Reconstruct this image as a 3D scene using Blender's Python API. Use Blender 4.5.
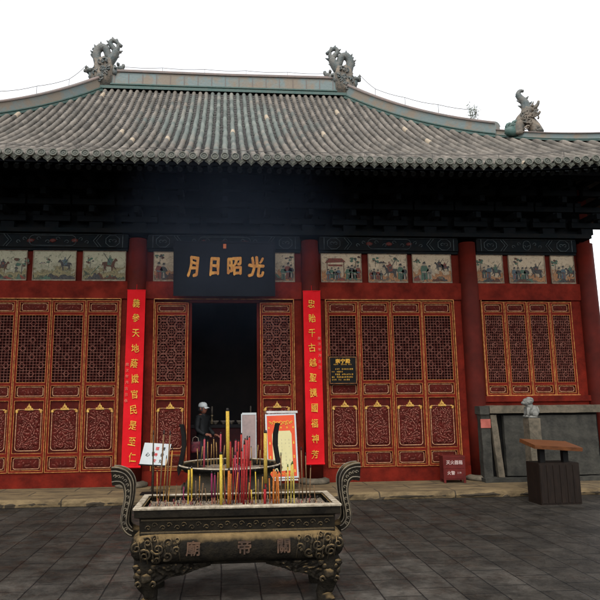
import bpy, bmesh, math, random
from mathutils import Vector, Matrix, noise as mn
R = math.radians
for o in list(bpy.data.objects): bpy.data.objects.remove(o)
scn = bpy.context.scene
COL = scn.collection
rng = random.Random(7)

# ------------------------------------------------------------------ camera
cam = bpy.data.cameras.new('camera'); camo = bpy.data.objects.new('camera', cam); COL.objects.link(camo)
pi_, ya, ro = R(9.186), R(4.583), R(-0.515)
F = Vector((math.sin(ya)*math.cos(pi_), math.cos(ya)*math.cos(pi_), math.sin(pi_)))
R0 = Vector((math.cos(ya), -math.sin(ya), 0)); U0 = R0.cross(F)
RR = math.cos(ro)*R0 + math.sin(ro)*U0; UU = math.cos(ro)*U0 - math.sin(ro)*R0
m3 = Matrix((RR, UU, -F)).transposed()
camo.matrix_world = Matrix.Translation((0, -12, 1.775)) @ m3.to_4x4()
cam.sensor_width = 36; cam.lens = 36; cam.shift_x = 28/600; cam.clip_end = 6000; cam.clip_start = .05
scn.camera = camo

# ------------------------------------------------------------------ sky, sun, exposure (bright overcast)
w = bpy.data.worlds.new('World'); scn.world = w; w.use_nodes = True
nt = w.node_tree; nt.nodes.clear()
sky = nt.nodes.new('ShaderNodeTexSky'); sky.sky_type = 'NISHITA'; sky.sun_disc = False
SUN_EL, SUN_AZ = R(58), R(196)
sky.sun_elevation = SUN_EL; sky.sun_rotation = SUN_AZ
sky.air_density = 1.0; sky.dust_density = 2.0; sky.ozone_density = 1.0
hs = nt.nodes.new('ShaderNodeHueSaturation'); hs.inputs['Saturation'].default_value = .10
bg = nt.nodes.new('ShaderNodeBackground'); bg.inputs['Strength'].default_value = .15
wo = nt.nodes.new('ShaderNodeOutputWorld')
nt.links.new(sky.outputs[0], hs.inputs['Color']); nt.links.new(hs.outputs[0], bg.inputs[0]); nt.links.new(bg.outputs[0], wo.inputs[0])
sl = bpy.data.lights.new('sun', 'SUN'); sl.energy = .5; sl.angle = R(25); sl.color = (1, .96, .9)
so = bpy.data.objects.new('sun', sl); COL.objects.link(so)
sd = Vector((math.sin(SUN_AZ)*math.cos(SUN_EL), math.cos(SUN_AZ)*math.cos(SUN_EL), math.sin(SUN_EL)))
so.rotation_euler = sd.to_track_quat('Z', 'Y').to_euler(); so.location = (-6, -20, 30)
scn.view_settings.view_transform = 'Standard'; scn.view_settings.look = 'None'
scn.view_settings.exposure = 1.52; scn.view_settings.gamma = 1; scn.view_settings.use_curve_mapping = False
scn.render.engine = 'CYCLES'

# ------------------------------------------------------------------ materials
def mat(name, c1, c2=None, scale=4, rough=.6, r2=None, bump=0, bscale=40, metal=0, lo=.38, hi=.62, dust_lit=None, worn=None, stretch=None, rand=0, spec=.22):
    K = .80; c1 = tuple(K*q for q in c1); c2 = tuple(K*q for q in c2) if c2 else None   # overall scale that lowers the reflectance of every colour
    if dust_lit: dust_lit = (tuple(K*q for q in dust_lit[0]),)+dust_lit[1:]
    if worn: worn = (tuple(K*q for q in worn[0]),)+worn[1:]
    m = bpy.data.materials.new(name); m.use_nodes = True
    n = m.node_tree.nodes; L = m.node_tree.links; b = n['Principled BSDF']
    b.inputs['Roughness'].default_value = rough; b.inputs['Metallic'].default_value = metal
    b.inputs['Specular IOR Level'].default_value = spec
    tc = n.new('ShaderNodeTexCoord'); vec = tc.outputs['Object']
    if stretch or rand:
        mp = n.new('ShaderNodeMapping'); L.new(vec, mp.inputs[0])
        if stretch: mp.inputs['Scale'].default_value = stretch
        if rand:
            oi = n.new('ShaderNodeObjectInfo'); mul = n.new('ShaderNodeMath'); mul.operation = 'MULTIPLY'; mul.inputs[1].default_value = rand
            L.new(oi.outputs['Random'], mul.inputs[0]); L.new(mul.outputs[0], mp.inputs['Location'])
        vec = mp.outputs[0]
    col = None
    if c2:
        nz = n.new('ShaderNodeTexNoise'); nz.inputs['Scale'].default_value = scale; nz.inputs['Detail'].default_value = 7; nz.inputs['Roughness'].default_value = .65
        L.new(vec, nz.inputs['Vector'])
        cr = n.new('ShaderNodeValToRGB'); e = cr.color_ramp.elements
        e[0].position = lo; e[0].color = (*c1, 1); e[1].position = hi; e[1].color = (*c2, 1)
        L.new(nz.outputs['Fac'], cr.inputs[0]); col = cr.outputs[0]
        if r2 is not None:
            mr = n.new('ShaderNodeMapRange'); mr.inputs[1].default_value = lo; mr.inputs[2].default_value = hi
            mr.inputs[3].default_value = rough; mr.inputs[4].default_value = r2
            L.new(nz.outputs['Fac'], mr.inputs[0]); L.new(mr.outputs[0], b.inputs['Roughness'])
    def mix(fac, colr):
        nonlocal col
        mx = n.new('ShaderNodeMix'); mx.data_type = 'RGBA'
        L.new(fac, mx.inputs['Factor'])
        if col is None: mx.inputs['A'].default_value = (*c1, 1)
        else: L.new(col, mx.inputs['A'])
        mx.inputs['B'].default_value = (*colr, 1); col = mx.outputs['Result']
    if worn:      # paint rubbed off the raised edges
        g = n.new('ShaderNodeNewGeometry'); mr = n.new('ShaderNodeMapRange')
        mr.inputs[1].default_value = worn[1]; mr.inputs[2].default_value = worn[2]
        L.new(g.outputs['Pointiness'], mr.inputs[0]); mix(mr.outputs[0], worn[0])
    if dust_lit:      # ash and dust, plus painted light, on faces that look up
        g = n.new('ShaderNodeNewGeometry'); sp = n.new('ShaderNodeSeparateXYZ'); L.new(g.outputs['Normal'], sp.inputs[0])
        nz2 = n.new('ShaderNodeTexNoise'); nz2.inputs['Scale'].default_value = 9; nz2.inputs['Detail'].default_value = 6; L.new(tc.outputs['Object'], nz2.inputs['Vector'])
        ad = n.new('ShaderNodeMath'); ad.operation = 'MULTIPLY_ADD'; ad.inputs[1].default_value = 1.1; L.new(nz2.outputs['Fac'], ad.inputs[0]); L.new(sp.outputs['Z'], ad.inputs[2])
        mr = n.new('ShaderNodeMapRange'); mr.inputs[1].default_value = dust_lit[1]; mr.inputs[2].default_value = dust_lit[2]; mr.inputs[4].default_value = dust_lit[3]
        L.new(ad.outputs[0], mr.inputs[0]); mix(mr.outputs[0], dust_lit[0])
    if col is None: b.inputs['Base Color'].default_value = (*c1, 1)
    else: L.new(col, b.inputs['Base Color'])
    if bump:
        nb = n.new('ShaderNodeTexNoise'); nb.inputs['Scale'].default_value = bscale; nb.inputs['Detail'].default_value = 5; L.new(vec, nb.inputs['Vector'])
        bp = n.new('ShaderNodeBump'); bp.inputs['Strength'].default_value = bump; bp.inputs['Distance'].default_value = .02
        L.new(nb.outputs['Fac'], bp.inputs['Height']); L.new(bp.outputs[0], b.inputs['Normal'])
    return m

RED = mat('red_lacquer', (.165, .0135, .006), (.062, .006, .0035), 3.2, .6, .8, .25, 30, spec=.06, lo=.32, hi=.68)
DRED = mat('dark_red_paint', (.095, .009, .004), (.055, .006, .0035), 1.6, .65, .8, .15, 20, spec=.06)
PILLAR = mat('pillar_paint', (.088, .008, .004), (.048, .006, .0035), 1.5, .6, .7, .1, 12, spec=.1)
GILT = mat('gilt_trim', (.50, .21, .05), (.22, .065, .02), 14, .5, .7, spec=.2)
PGILT = mat('pale_gilt', (.46, .26, .14), (.24, .08, .04), 22, .6)
CREST = mat('crest_gilt', (.56, .34, .07), (.28, .12, .025), 18, .45)
LATT = mat('lattice_paint', (.18, .07, .05), (.085, .018, .012), 9, .65, spec=.12)
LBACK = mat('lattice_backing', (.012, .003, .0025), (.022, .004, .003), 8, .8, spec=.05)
CARVE = mat('carved_red', (.075, .0085, .0055), (.042, .006, .004), 6, .7, worn=((.36, .15, .11), .508, .565), spec=.06)
BANNER = mat('banner_cloth', (.58, .0125, .018), (.48, .009, .012), 1.4, .8, bump=.12, bscale=14, spec=.04)
GOLD = mat('gold_letter', (.72, .42, .06), (.52, .25, .03), 30, .6, spec=.1)
PLAQ = mat('plaque_black', (.0045, .005, .0065), (.007, .008, .010), 3, .6, spec=.06)
PGOLD = mat('plaque_gold', (.60, .28, .05), (.40, .15, .03), 12, .5, spec=.15)
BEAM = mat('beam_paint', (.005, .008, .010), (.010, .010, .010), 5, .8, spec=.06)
BEAMLINE = mat('beam_line', (.06, .075, .078), (.018, .023, .027), 7, .7)
BEAMRED = mat('beam_medallion', (.10, .02, .015), (.05, .012, .01), 16, .7)
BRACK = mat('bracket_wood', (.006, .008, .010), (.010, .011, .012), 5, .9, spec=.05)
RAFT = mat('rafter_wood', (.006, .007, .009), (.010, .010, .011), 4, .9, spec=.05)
RAFTEND = mat('rafter_end_paint', (.05, .06, .062), (.02, .025, .028), 20, .7)
STONE = mat('grey_stone', (.050, .047, .038), (.026, .025, .021), 5, .85, bump=.5, bscale=22, spec=.15)
LSTONE = mat('pale_stone', (.135, .11, .078), (.07, .06, .043), 6, .85, bump=.45, bscale=26, spec=.15)
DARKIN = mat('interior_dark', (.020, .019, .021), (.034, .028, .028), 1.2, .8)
BLACK = mat('black_paint', (.005, .005, .005), (.009, .008, .007), 6, .65, spec=.08)
BRONZE = mat('censer_iron', (.0065, .0055, .0042), (.016, .013, .009), 7, .75, .9, .5, 26, 0, dust_lit=((.17, .115, .052), 1.22, 1.75, .9), spec=.05)
BRONZE2 = mat('censer_relief', (.0062, .0052, .004), (.015, .012, .008), 14, .7, .9, .5, 60, 0, dust_lit=((.21, .14, .062), .98, 1.6, .9), worn=((.055, .042, .026), .55, .68), spec=.06)  # tan reaches further down here to paint the drum's lit top
RIM = mat('censer_rim_lit', (.42, .36, .27), (.20, .16, .11), 16, .65, bump=.3, bscale=50)  # pale tone paints the lit top edge of the dark iron
ASH = mat('ash', (.24, .19, .14), (.09, .065, .045), 40, .95, bump=.8, bscale=90)
WHITE = mat('white_board', (.46, .48, .475), (.41, .43, .43), 3, .6)
CREAM = mat('cream_sheet', (.56, .50, .26), (.50, .44, .22), 3, .7)
ORED = mat('poster_red', (.58, .075, .02), (.52, .055, .018), 4, .6)
INK = mat('ink', (.03, .03, .03)); REDINK = mat('red_ink', (.5, .05, .05)); GREYINK = mat('grey_ink', (.36, .33, .20))
BOXRED = mat('box_red', (.11, .016, .013), (.07, .011, .009), 5, .6, spec=.1)
LABELW = mat('label_white', (.42, .30, .27))
WOODD = mat('dark_wood', (.009, .006, .0045), (.016, .010, .007), 5, .6, stretch=(6, 6, 1), bump=.1, spec=.1)
WOODO = mat('orange_wood', (.13, .045, .014), (.07, .024, .008), 6, .5, stretch=(1, 8, 1))
TEAL = mat('glazed_ridge', (.17, .25, .235), (.25, .235, .19), 3.0, .5, .7, .3, 20)
RIDGEPANEL = mat('ridge_panel', (.15, .19, .185), (.215, .18, .14), 1.6, .5, .75, .4, 14, lo=.44, hi=.56)
GREENT = mat('green_glaze', (.04, .09, .078), (.075, .11, .095), 7, .35, .6, .2, 30)
CAPT = mat('ridge_cap', (.19, .14, .12), (.14, .125, .115), 7, .6, bump=.3)
EAVT = mat('eave_tile', (.050, .058, .048), (.10, .10, .08), 16, .55, .75, .3, 40, worn=((.17, .17, .135), .54, .66))
DRAGB = mat('dragon_blue', (.065, .085, .085), (.16, .155, .14), 6, .5, .75, .8, 22)
DRAGT = mat('dragon_tan', (.20, .16, .12), (.09, .09, .08), 6, .6, .8, .8, 20)
WIRE = mat('wire', (.10, .09, .08))
GREENW = mat('weed_leaf', (.045, .075, .03), (.09, .11, .05), 9, .7)

def roof_mat():
    m = mat('roof_tile', (.080, .071, .058), (.182, .158, .132), 2.4, .55, .8, .25, 60, lo=.36, hi=.66)
    n = m.node_tree.nodes; L = m.node_tree.links; b = n['Principled BSDF']
    prev = b.inputs['Base Color'].links[0].from_socket
    tc = n.new('ShaderNodeTexCoord'); sp = n.new('ShaderNodeSeparateXYZ'); L.new(tc.outputs['Object'], sp.inputs[0])
    # one tint per tile: row index along x, tile index along y
    fx = n.new('ShaderNodeMath'); fx.operation = 'MULTIPLY'; fx.inputs[1].default_value = 1/.1825; L.new(sp.outputs['X'], fx.inputs[0])
    rx = n.new('ShaderNodeMath'); rx.operation = 'ROUND'; L.new(fx.outputs[0], rx.inputs[0])
    fy = n.new('ShaderNodeMath'); fy.operation = 'MULTIPLY'; fy.inputs[1].default_value = 1/.27; L.new(sp.outputs['Y'], fy.inputs[0])
    ry = n.new('ShaderNodeMath'); ry.operation = 'FLOOR'; L.new(fy.outputs[0], ry.inputs[0])
    cb = n.new('ShaderNodeCombineXYZ'); L.new(rx.outputs[0], cb.inputs[0]); L.new(ry.outputs[0], cb.inputs[1])
    wn = n.new('ShaderNodeTexWhiteNoise'); wn.noise_dimensions = '2D'; L.new(cb.outputs[0], wn.inputs['Vector'])
    # green glazed tiles laid as a lozenge in the middle of the slope
    ab = n.new('ShaderNodeMath'); ab.operation = 'ABSOLUTE'; L.new(sp.outputs['X'], ab.inputs[0])
    sy = n.new('ShaderNodeMath'); sy.operation = 'SUBTRACT'; sy.inputs[1].default_value = .9; L.new(sp.outputs['Y'], sy.inputs[0])
    ay = n.new('ShaderNodeMath'); ay.operation = 'ABSOLUTE'; L.new(sy.outputs[0], ay.inputs[0])
    su = n.new('ShaderNodeMath'); su.operation = 'MULTIPLY_ADD'; su.inputs[1].default_value = .55; L.new(ay.outputs[0], su.inputs[0]); L.new(ab.outputs[0], su.inputs[2])
    ad = n.new('ShaderNodeMath'); ad.operation = 'MULTIPLY_ADD'; ad.inputs[1].default_value = 1.3; L.new(wn.outputs['Value'], ad.inputs[0]); L.new(su.outputs[0], ad.inputs[2])
    mr = n.new('ShaderNodeMapRange'); mr.inputs[1].default_value = 3.0; mr.inputs[2].default_value = 2.0; mr.inputs[4].default_value = .5; L.new(ad.outputs[0], mr.inputs[0])
    mx = n.new('ShaderNodeMix'); mx.data_type = 'RGBA'; L.new(mr.outputs[0], mx.inputs['Factor']); L.new(prev, mx.inputs['A']); mx.inputs['B'].default_value = (.095, .135, .125, 1)
    # per tile brightness, a few pale replacement tiles
    v = n.new('ShaderNodeMapRange'); v.inputs[3].default_value = .72; v.inputs[4].default_value = 1.22; L.new(wn.outputs['Value'], v.inputs[0])
    pale = n.new('ShaderNodeMath'); pale.operation = 'GREATER_THAN'; pale.inputs[1].default_value = .992; L.new(wn.outputs['Value'], pale.inputs[0])
    hv = n.new('ShaderNodeHueSaturation'); L.new(v.outputs[0], hv.inputs['Value']); L.new(mx.outputs['Result'], hv.inputs['Color'])
    m2 = n.new('ShaderNodeMix'); m2.data_type = 'RGBA'; L.new(pale.outputs[0], m2.inputs['Factor']); L.new(hv.outputs[0], m2.inputs['A']); m2.inputs['B'].default_value = (.27, .22, .16, 1)
    L.new(m2.outputs['Result'], b.inputs['Base Color'])
    return m
ROOF = roof_mat()
PAN = mat('pan_tile', (.05, .048, .045), (.085, .08, .074), 6, .7, bump=.5, bscale=30)

def paving_mat():
    m = bpy.data.materials.new('paving'); m.use_nodes = True
    n = m.node_tree.nodes; L = m.node_tree.links; b = n['Principled BSDF']
    tc = n.new('ShaderNodeTexCoord')
    mp = n.new('ShaderNodeMapping'); mp.inputs['Rotation'].default_value = (0, 0, R(90)); mp.inputs['Location'].default_value = (0.1, .37, 0)
    L.new(tc.outputs['Object'], mp.inputs[0])
    nw = n.new('ShaderNodeTexNoise'); nw.inputs['Scale'].default_value = 1.6; nw.inputs['Detail'].default_value = 5; L.new(tc.outputs['Object'], nw.inputs['Vector'])
    wa = n.new('ShaderNodeVectorMath'); wa.operation = 'MULTIPLY_ADD'; wa.inputs[1].default_value = (.05, .03, 0)
    L.new(nw.outputs['Color'], wa.inputs[0]); L.new(mp.outputs[0], wa.inputs[2])
    br = n.new('ShaderNodeTexBrick'); br.offset = .43; br.inputs['Scale'].default_value = 1
    br.inputs['Brick Width'].default_value = .50; br.inputs['Row Height'].default_value = .363; br.inputs['Mortar Size'].default_value = .010; br.inputs['Mortar Smooth'].default_value = .7; br.inputs['Bias'].default_value = -.1
    br.inputs['Color1'].default_value = (.0160, .0137, .0110, 1); br.inputs['Color2'].default_value = (.025, .0216, .0175, 1); br.inputs['Mortar'].default_value = (.005, .0045, .004, 1)
    L.new(wa.outputs[0], br.inputs['Vector'])
    nz = n.new('ShaderNodeTexNoise'); nz.inputs['Scale'].default_value = 2.6; nz.inputs['Detail'].default_value = 14; nz.inputs['Roughness'].default_value = .78; nz.inputs['Distortion'].default_value = .4; L.new(tc.outputs['Object'], nz.inputs['Vector'])
    mr = n.new('ShaderNodeMapRange'); mr.inputs[1].default_value = .40; mr.inputs[2].default_value = .62; mr.inputs[3].default_value = .55; mr.inputs[4].default_value = 1.5; L.new(nz.outputs['Fac'], mr.inputs[0])
    hv = n.new('ShaderNodeHueSaturation'); L.new(br.outputs['Color'], hv.inputs['Color']); L.new(mr.outputs[0], hv.inputs['Value'])
    # paler, less saturated slabs, strongest round the burner
    n5 = n.new('ShaderNodeTexNoise'); n5.inputs['Scale'].default_value = 1.1; n5.inputs['Detail'].default_value = 12; n5.inputs['Roughness'].default_value = .75; L.new(tc.outputs['Object'], n5.inputs['Vector'])
    ln = n.new('ShaderNodeVectorMath'); ln.operation = 'DISTANCE'; ln.inputs[1].default_value = (.3, -6.7, 0); L.new(tc.outputs['Object'], ln.inputs[0])
    m5 = n.new('ShaderNodeMath'); m5.operation = 'MULTIPLY_ADD'; m5.inputs[1].default_value = -.12; L.new(ln.outputs['Value'], m5.inputs[0]); L.new(n5.outputs['Fac'], m5.inputs[2])
    m6 = n.new('ShaderNodeMapRange'); m6.inputs[1].default_value = .17; m6.inputs[2].default_value = .45; m6.inputs[4].default_value = .9; L.new(m5.outputs[0], m6.inputs[0])
    mg = n.new('ShaderNodeMix'); mg.data_type = 'RGBA'; L.new(m6.outputs[0], mg.inputs['Factor']); L.new(hv.outputs[0], mg.inputs['A'])
    sc5 = n.new('ShaderNodeHueSaturation'); sc5.inputs['Value'].default_value = 2.6; sc5.inputs['Saturation'].default_value = .8; L.new(hv.outputs[0], sc5.inputs['Color']); L.new(sc5.outputs[0], mg.inputs['B'])
    L.new(mg.outputs['Result'], b.inputs['Base Color'])
    n3 = n.new('ShaderNodeTexNoise'); n3.inputs['Scale'].default_value = 3.3; n3.inputs['Detail'].default_value = 10; n3.inputs['Roughness'].default_value = .75; L.new(tc.outputs['Object'], n3.inputs['Vector'])
    rr = n.new('ShaderNodeMapRange'); rr.inputs[1].default_value = .38; rr.inputs[2].default_value = .56; rr.inputs[3].default_value = .36; rr.inputs[4].default_value = .8; L.new(n3.outputs['Fac'], rr.inputs[0]); L.new(rr.outputs[0], b.inputs['Roughness'])
    b.inputs['Specular IOR Level'].default_value = .10
    n4 = n.new('ShaderNodeTexNoise'); n4.inputs['Scale'].default_value = 24; n4.inputs['Detail'].default_value = 8; L.new(tc.outputs['Object'], n4.inputs['Vector'])
    ml = n.new('ShaderNodeMath'); ml.operation = 'MULTIPLY_ADD'; ml.inputs[1].default_value = -1.6; L.new(br.outputs['Fac'], ml.inputs[0]); L.new(n4.outputs['Fac'], ml.inputs[2])
    bp = n.new('ShaderNodeBump'); bp.inputs['Strength'].default_value = .55; bp.inputs['Distance'].default_value = .012; L.new(ml.outputs[0], bp.inputs['Height']); L.new(bp.outputs[0], b.inputs['Normal'])
    return m
PAVE = paving_mat()
def terrace_mat():
    m = mat('terrace_stone', (.160, .112, .055), (.066, .046, .024), 3.4, .9, bump=.9, bscale=12, stretch=(.6, 1.6, 1))
    n = m.node_tree.nodes; L = m.node_tree.links; b = n['Principled BSDF']; prev = b.inputs['Base Color'].links[0].from_socket
    tc = n.new('ShaderNodeTexCoord'); br = n.new('ShaderNodeTexBrick'); br.inputs['Scale'].default_value = 1; br.inputs['Brick Width'].default_value = 1.35; br.inputs['Row Height'].default_value = .46
    br.inputs['Mortar Size'].default_value = .012; L.new(tc.outputs['Object'], br.inputs['Vector'])
    mx = n.new('ShaderNodeMix'); mx.data_type = 'RGBA'; L.new(br.outputs['Fac'], mx.inputs['Factor']); L.new(prev, mx.inputs['A']); mx.inputs['B'].default_value = (.028, .021, .013, 1)
    L.new(mx.outputs['Result'], b.inputs['Base Color']); return m
TERR = terrace_mat()

# ------------------------------------------------------------------ mesh helpers
class MB:
    def __init__(s): s.v = []; s.f = []; s.mi = []; s.sm = []; s.m = 0; s.smooth = False
    def face(s, idx): s.f.append(tuple(idx)); s.mi.append(s.m); s.sm.append(s.smooth)
    def quad(s, a, b, c, d):
        k = len(s.v); s.v += [tuple(a), tuple(b), tuple(c), tuple(d)]; s.face((k, k+1, k+2, k+3))
    def box(s, x0, x1, y0, y1, z0, z1, M=None):
        k = len(s.v); P = [(x, y, z) for z in (z0, z1) for y in (y0, y1) for x in (x0, x1)]
        if M is not None: P = [tuple(M @ Vector(p)) for p in P]
        s.v += P
        for q in ((0, 2, 3, 1), (4, 5, 7, 6), (0, 1, 5, 4), (1, 3, 7, 5), (3, 2, 6, 7), (2, 0, 4, 6)): s.face([k+i for i in q])
    def tube(s, pts, r, n=8, closed=False, cap=True, flat=1.0):
        pts = [Vector(p) for p in pts]; N = len(pts)
        rs = r if isinstance(r, (list, tuple)) else [r]*N
        k = len(s.v); up = None
        for i, p in enumerate(pts):
            if closed: t = pts[(i+1) % N] - pts[i-1]
            else: t = pts[min(i+1, N-1)] - pts[max(i-1, 0)]
            t.normalize()
            if up is None:
                up = Vector((0, 1, 0)) if abs(t.y) < .9 else Vector((1, 0, 0))
            a = up - t*up.dot(t)
            if a.length < 1e-4: a = t.orthogonal()
            a.normalize(); up = a; b = t.cross(a)
            for j in range(n):
                g = 2*math.pi*(j+.5)/n
                s.v.append(tuple(p + a*math.cos(g)*rs[i]*flat + b*math.sin(g)*rs[i]))
        for i in range(N if closed else N-1):
            for j in range(n):
                i2 = (i+1) % N; s.face((k+i*n+j, k+i*n+(j+1) % n, k+i2*n+(j+1) % n, k+i2*n+j))
        if cap and not closed:
            s.face([k+j for j in range(n)][::-1]); s.face([k+(N-1)*n+j for j in range(n)])
    def lathe(s, prof, n=32, c=(0, 0, 0), cap=True):
        k = len(s.v)
        for (r, z) in prof:
            for j in range(n):
                g = 2*math.pi*j/n; s.v.append((c[0]+r*math.cos(g), c[1]+r*math.sin(g), c[2]+z))
        for i in range(len(prof)-1):
            for j in range(n): s.face((k+i*n+j, k+i*n+(j+1) % n, k+(i+1)*n+(j+1) % n, k+(i+1)*n+j))
        if cap:
            s.face([k+j for j in range(n)][::-1]); s.face([k+(len(prof)-1)*n+j for j in range(n)])
    def prism(s, poly, y0, y1):       # polygon in x,z pushed along y
        k = len(s.v); n = len(poly)
        for y in (y0, y1): s.v += [(p[0], y, p[1]) for p in poly]
        s.face([k+j for j in range(n)]); s.face([k+n+j for j in range(n)][::-1])
        for j in range(n): s.face((k+j, k+n+j, k+n+(j+1) % n, k+(j+1) % n))
    def blob(s, c, r, sub=2, jit=.12, seed=0):
        bm = bmesh.new(); bmesh.ops.create_icosphere(bm, subdivisions=sub, radius=1)
        k = len(s.v)
        for v in bm.verts:
            d = 1 + jit*2*mn.noise(v.co*1.7 + Vector((seed, seed*.7, 0)))
            s.v.append((c[0]+v.co.x*r[0]*d, c[1]+v.co.y*r[1]*d, c[2]+v.co.z*r[2]*d))
        for f in bm.faces: s.face([k+v.index for v in f.verts])
        bm.free()
    def grid(s, fn, nu, nv):
        k = len(s.v)
        for i in range(nu+1):
            for j in range(nv+1): s.v.append(tuple(fn(i/nu, j/nv)))
        for i in range(nu):
            for j in range(nv):
                a = k+i*(nv+1)+j; s.face((a, a+nv+1, a+nv+2, a+1))
    def mesh(s, name, mats, origin=(0, 0, 0), fix=True):
        me = bpy.data.meshes.new(name); o = Vector(origin)
        me.from_pydata([tuple(Vector(v)-o) for v in s.v], [], s.f)
        for m in (mats if isinstance(mats, (list, tuple)) else [mats]): me.materials.append(m)
        me.polygons.foreach_set('material_index', s.mi); me.polygons.foreach_set('use_smooth', s.sm)
        if fix:
            bm = bmesh.new(); bm.from_mesh(me); bmesh.ops.recalc_face_normals(bm, faces=bm.faces); bm.to_mesh(me); bm.free()
        me.update(); return me
WL = {}
def link(name, data, parent=None, loc=(0, 0, 0), rot=(0, 0, 0)):
    o = bpy.data.objects.new(name, data); COL.objects.link(o); o.location = loc; o.rotation_euler = rot
    if parent: o.parent = parent
    return o
def build(mb, name, mats, parent=None, origin=None, fix=True):
    """verts are given in the parent's frame (world frame when there is none)"""
    if origin is None:
        xs = [v[0] for v in mb.v]; ys = [v[1] for v in mb.v]; zs = [v[2] for v in mb.v]
        origin = ((min(xs)+max(xs))/2, (min(ys)+max(ys))/2, min(zs)) if mb.v else (0, 0, 0)
    return link(name, mb.mesh(name, mats, origin, fix), parent, origin)
def tag(o, label=None, cat=None, group=None, kind=None):
    if label: o['label'] = label
    if cat: o['category'] = cat
    if group: o['group'] = group
    if kind: o['kind'] = kind
    return o
def thing(name, label, cat, loc=(0, 0, 0), rot=(0, 0, 0), group=None):
    return tag(link(name, None, None, loc, rot), label, cat, group)
def dup(o, parent=None, loc=None):
    c = o.copy(); COL.objects.link(c)
    if parent: c.parent = parent
    if loc is not None: c.location = loc
    for ch in [x for x in o.children]: dup(ch, c)
    return c
def glyphs(txt, h, extrude=.004, bold=0., wob=0., seed=0):
    """letter mesh standing in x,z, facing -y, centred, h tall"""
    c = bpy.data.curves.new('letters', 'FONT'); c.body = txt; c.size = 1; c.extrude = extrude/h; c.offset = bold; c.resolution_u = 3
    c.align_x = 'CENTER'
    o = bpy.data.objects.new('letters', c); COL.objects.link(o)
    dg = bpy.context.evaluated_depsgraph_get(); dg.update()
    me = bpy.data.meshes.new_from_object(o.evaluated_get(dg)); bpy.data.objects.remove(o)
    xs = [v.co.x for v in me.vertices]; ys = [v.co.y for v in me.vertices]
    cx, cy = (min(xs)+max(xs))/2, (min(ys)+max(ys))/2; k = h/.93
    out = []
    for v in me.vertices:
        x, y = (v.co.x-cx), (v.co.y-cy)
        if wob:
            q = mn.noise_vector(Vector((x*3+seed*3.1, y*3, seed*1.7)))*wob; x += q.x; y += q.y
        out.append((x*k, -v.co.z*k, y*k))
    fs = [tuple(p.vertices) for p in me.polygons]; bpy.data.meshes.remove(me)
    return out, fs
def fit(g, w, h):
    X = [v[0] for v in g[0]]; Z = [v[2] for v in g[0]]; kx = w/(max(X)-min(X)); kz = h/(max(Z)-min(Z))
    return [(v[0]*kx, v[1], v[2]*kz) for v in g[0]], g[1]
def bold_glyphs(mb, g, dx, dz, dy=0, sx=1, rot=0, b=.006):
    for i, (ax, az) in enumerate(((0, 0), (b, 0), (-b, 0), (0, b), (0, -b), (b*.7, b*.7), (-b*.7, -b*.7))): add_glyphs(mb, g, dx+ax, dz+az, dy-i*.0003, sx, rot)
def add_glyphs(mb, g, dx, dz, dy=0, sx=1, rot=0):
    k = len(mb.v); c, s_ = math.cos(rot), math.sin(rot)
    for v in g[0]:
        x, z = v[0]*sx, v[2]; mb.v.append((dx+x*c-z*s_, dy+v[1], dz+x*s_+z*c))
    for f in g[1]: mb.face([k+i for i in f])
# ------------------------------------------------------------------ setting
mb = MB(); mb.quad((-2000, -2000, 0), (2000, -2000, 0), (2000, 2000, 0), (-2000, 2000, 0))
tag(build(mb, 'courtyard', PAVE, origin=(0, 0, 0)), 'dark worn stone paving of the temple courtyard', 'ground', kind='structure')
mb = MB()
def terr(u, v):
    x = -9.5 + 19*u
    prof = [(-1.36, .004), (-1.37, .05), (-1.35, .095), (-1.31, .12), (-.85, .12), (-.3, .12), (11, .12)]
    y, z = prof[round(v*6)]
    if v < .55: y += .03*mn.noise(Vector((x*2.1, 3, v*4))) + .02*mn.noise(Vector((x*9, 1, v*4)))
    if 0 < v < .6: z += .012*mn.noise(Vector((x*5, 5, y*3)))
    return (x, y, z)
mb.grid(terr, 300, 6)
tag(build(mb, 'terrace', TERR, origin=(0, 0, 0)), 'low pale stone terrace along the foot of the hall', 'terrace', kind='structure')

# ------------------------------------------------------------------ temple hall
H0 = Vector((0, 0, .12))
hall = thing('temple_hall', 'red lacquered temple hall with curved hipped tile roof and latticed doors', 'temple', H0)
def hp(mb, name, mats, parent=None): # world coords -> part of the hall
    org = None
    if parent is None or parent is hall:
        for i, v in enumerate(mb.v): mb.v[i] = (v[0], v[1], v[2]-.12)
        return build(mb, name, mats, hall)
    b = Vector((0, 0, 0)); p = parent
    while p: b += p.location; p = p.parent
    mb.v = [tuple(Vector(v)-b) for v in mb.v]
    return build(mb, name, mats, parent)

# masonry and timber walls
mb = MB()
for sx in (-1, 1):
    mb.box(*sorted((sx*7.7, sx*7.95)), .15, 9.2, .12, 6.3)
mb.box(-7.95, 7.95, 9.2, 9.45, .12, 6.3)
hp(mb, 'wall', DRED)
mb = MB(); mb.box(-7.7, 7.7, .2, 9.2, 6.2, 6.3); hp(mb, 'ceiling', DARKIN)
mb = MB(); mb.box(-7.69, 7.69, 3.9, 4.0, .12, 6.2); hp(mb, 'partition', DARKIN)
mb = MB()
mb.box(-5.1, 5.1, .0, .16, .12, .395); hp(mb, 'plinth_board', RED)
mb = MB()                       # long red beam over the doors
mb.box(-5.1, 5.1, -.03, .16, 3.735, 4.085); mb.box(5.1, 7.7, -.03, .16, 3.735, 4.085); mb.box(-7.7, -5.1, -.03, .16, 3.735, 4.085)
hp(mb, 'door_head_beam', RED)
for sx in (-1, 1):              # timber posts between the door groups
    for a, b in ((1.386, 1.7), (1.8, 2.064), (4.726, 5.05)):
        mb = MB(); mb.box(*sorted((sx*a, sx*b)), .01, .15, .395, 3.735); hp(mb, 'door_post', RED)
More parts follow.
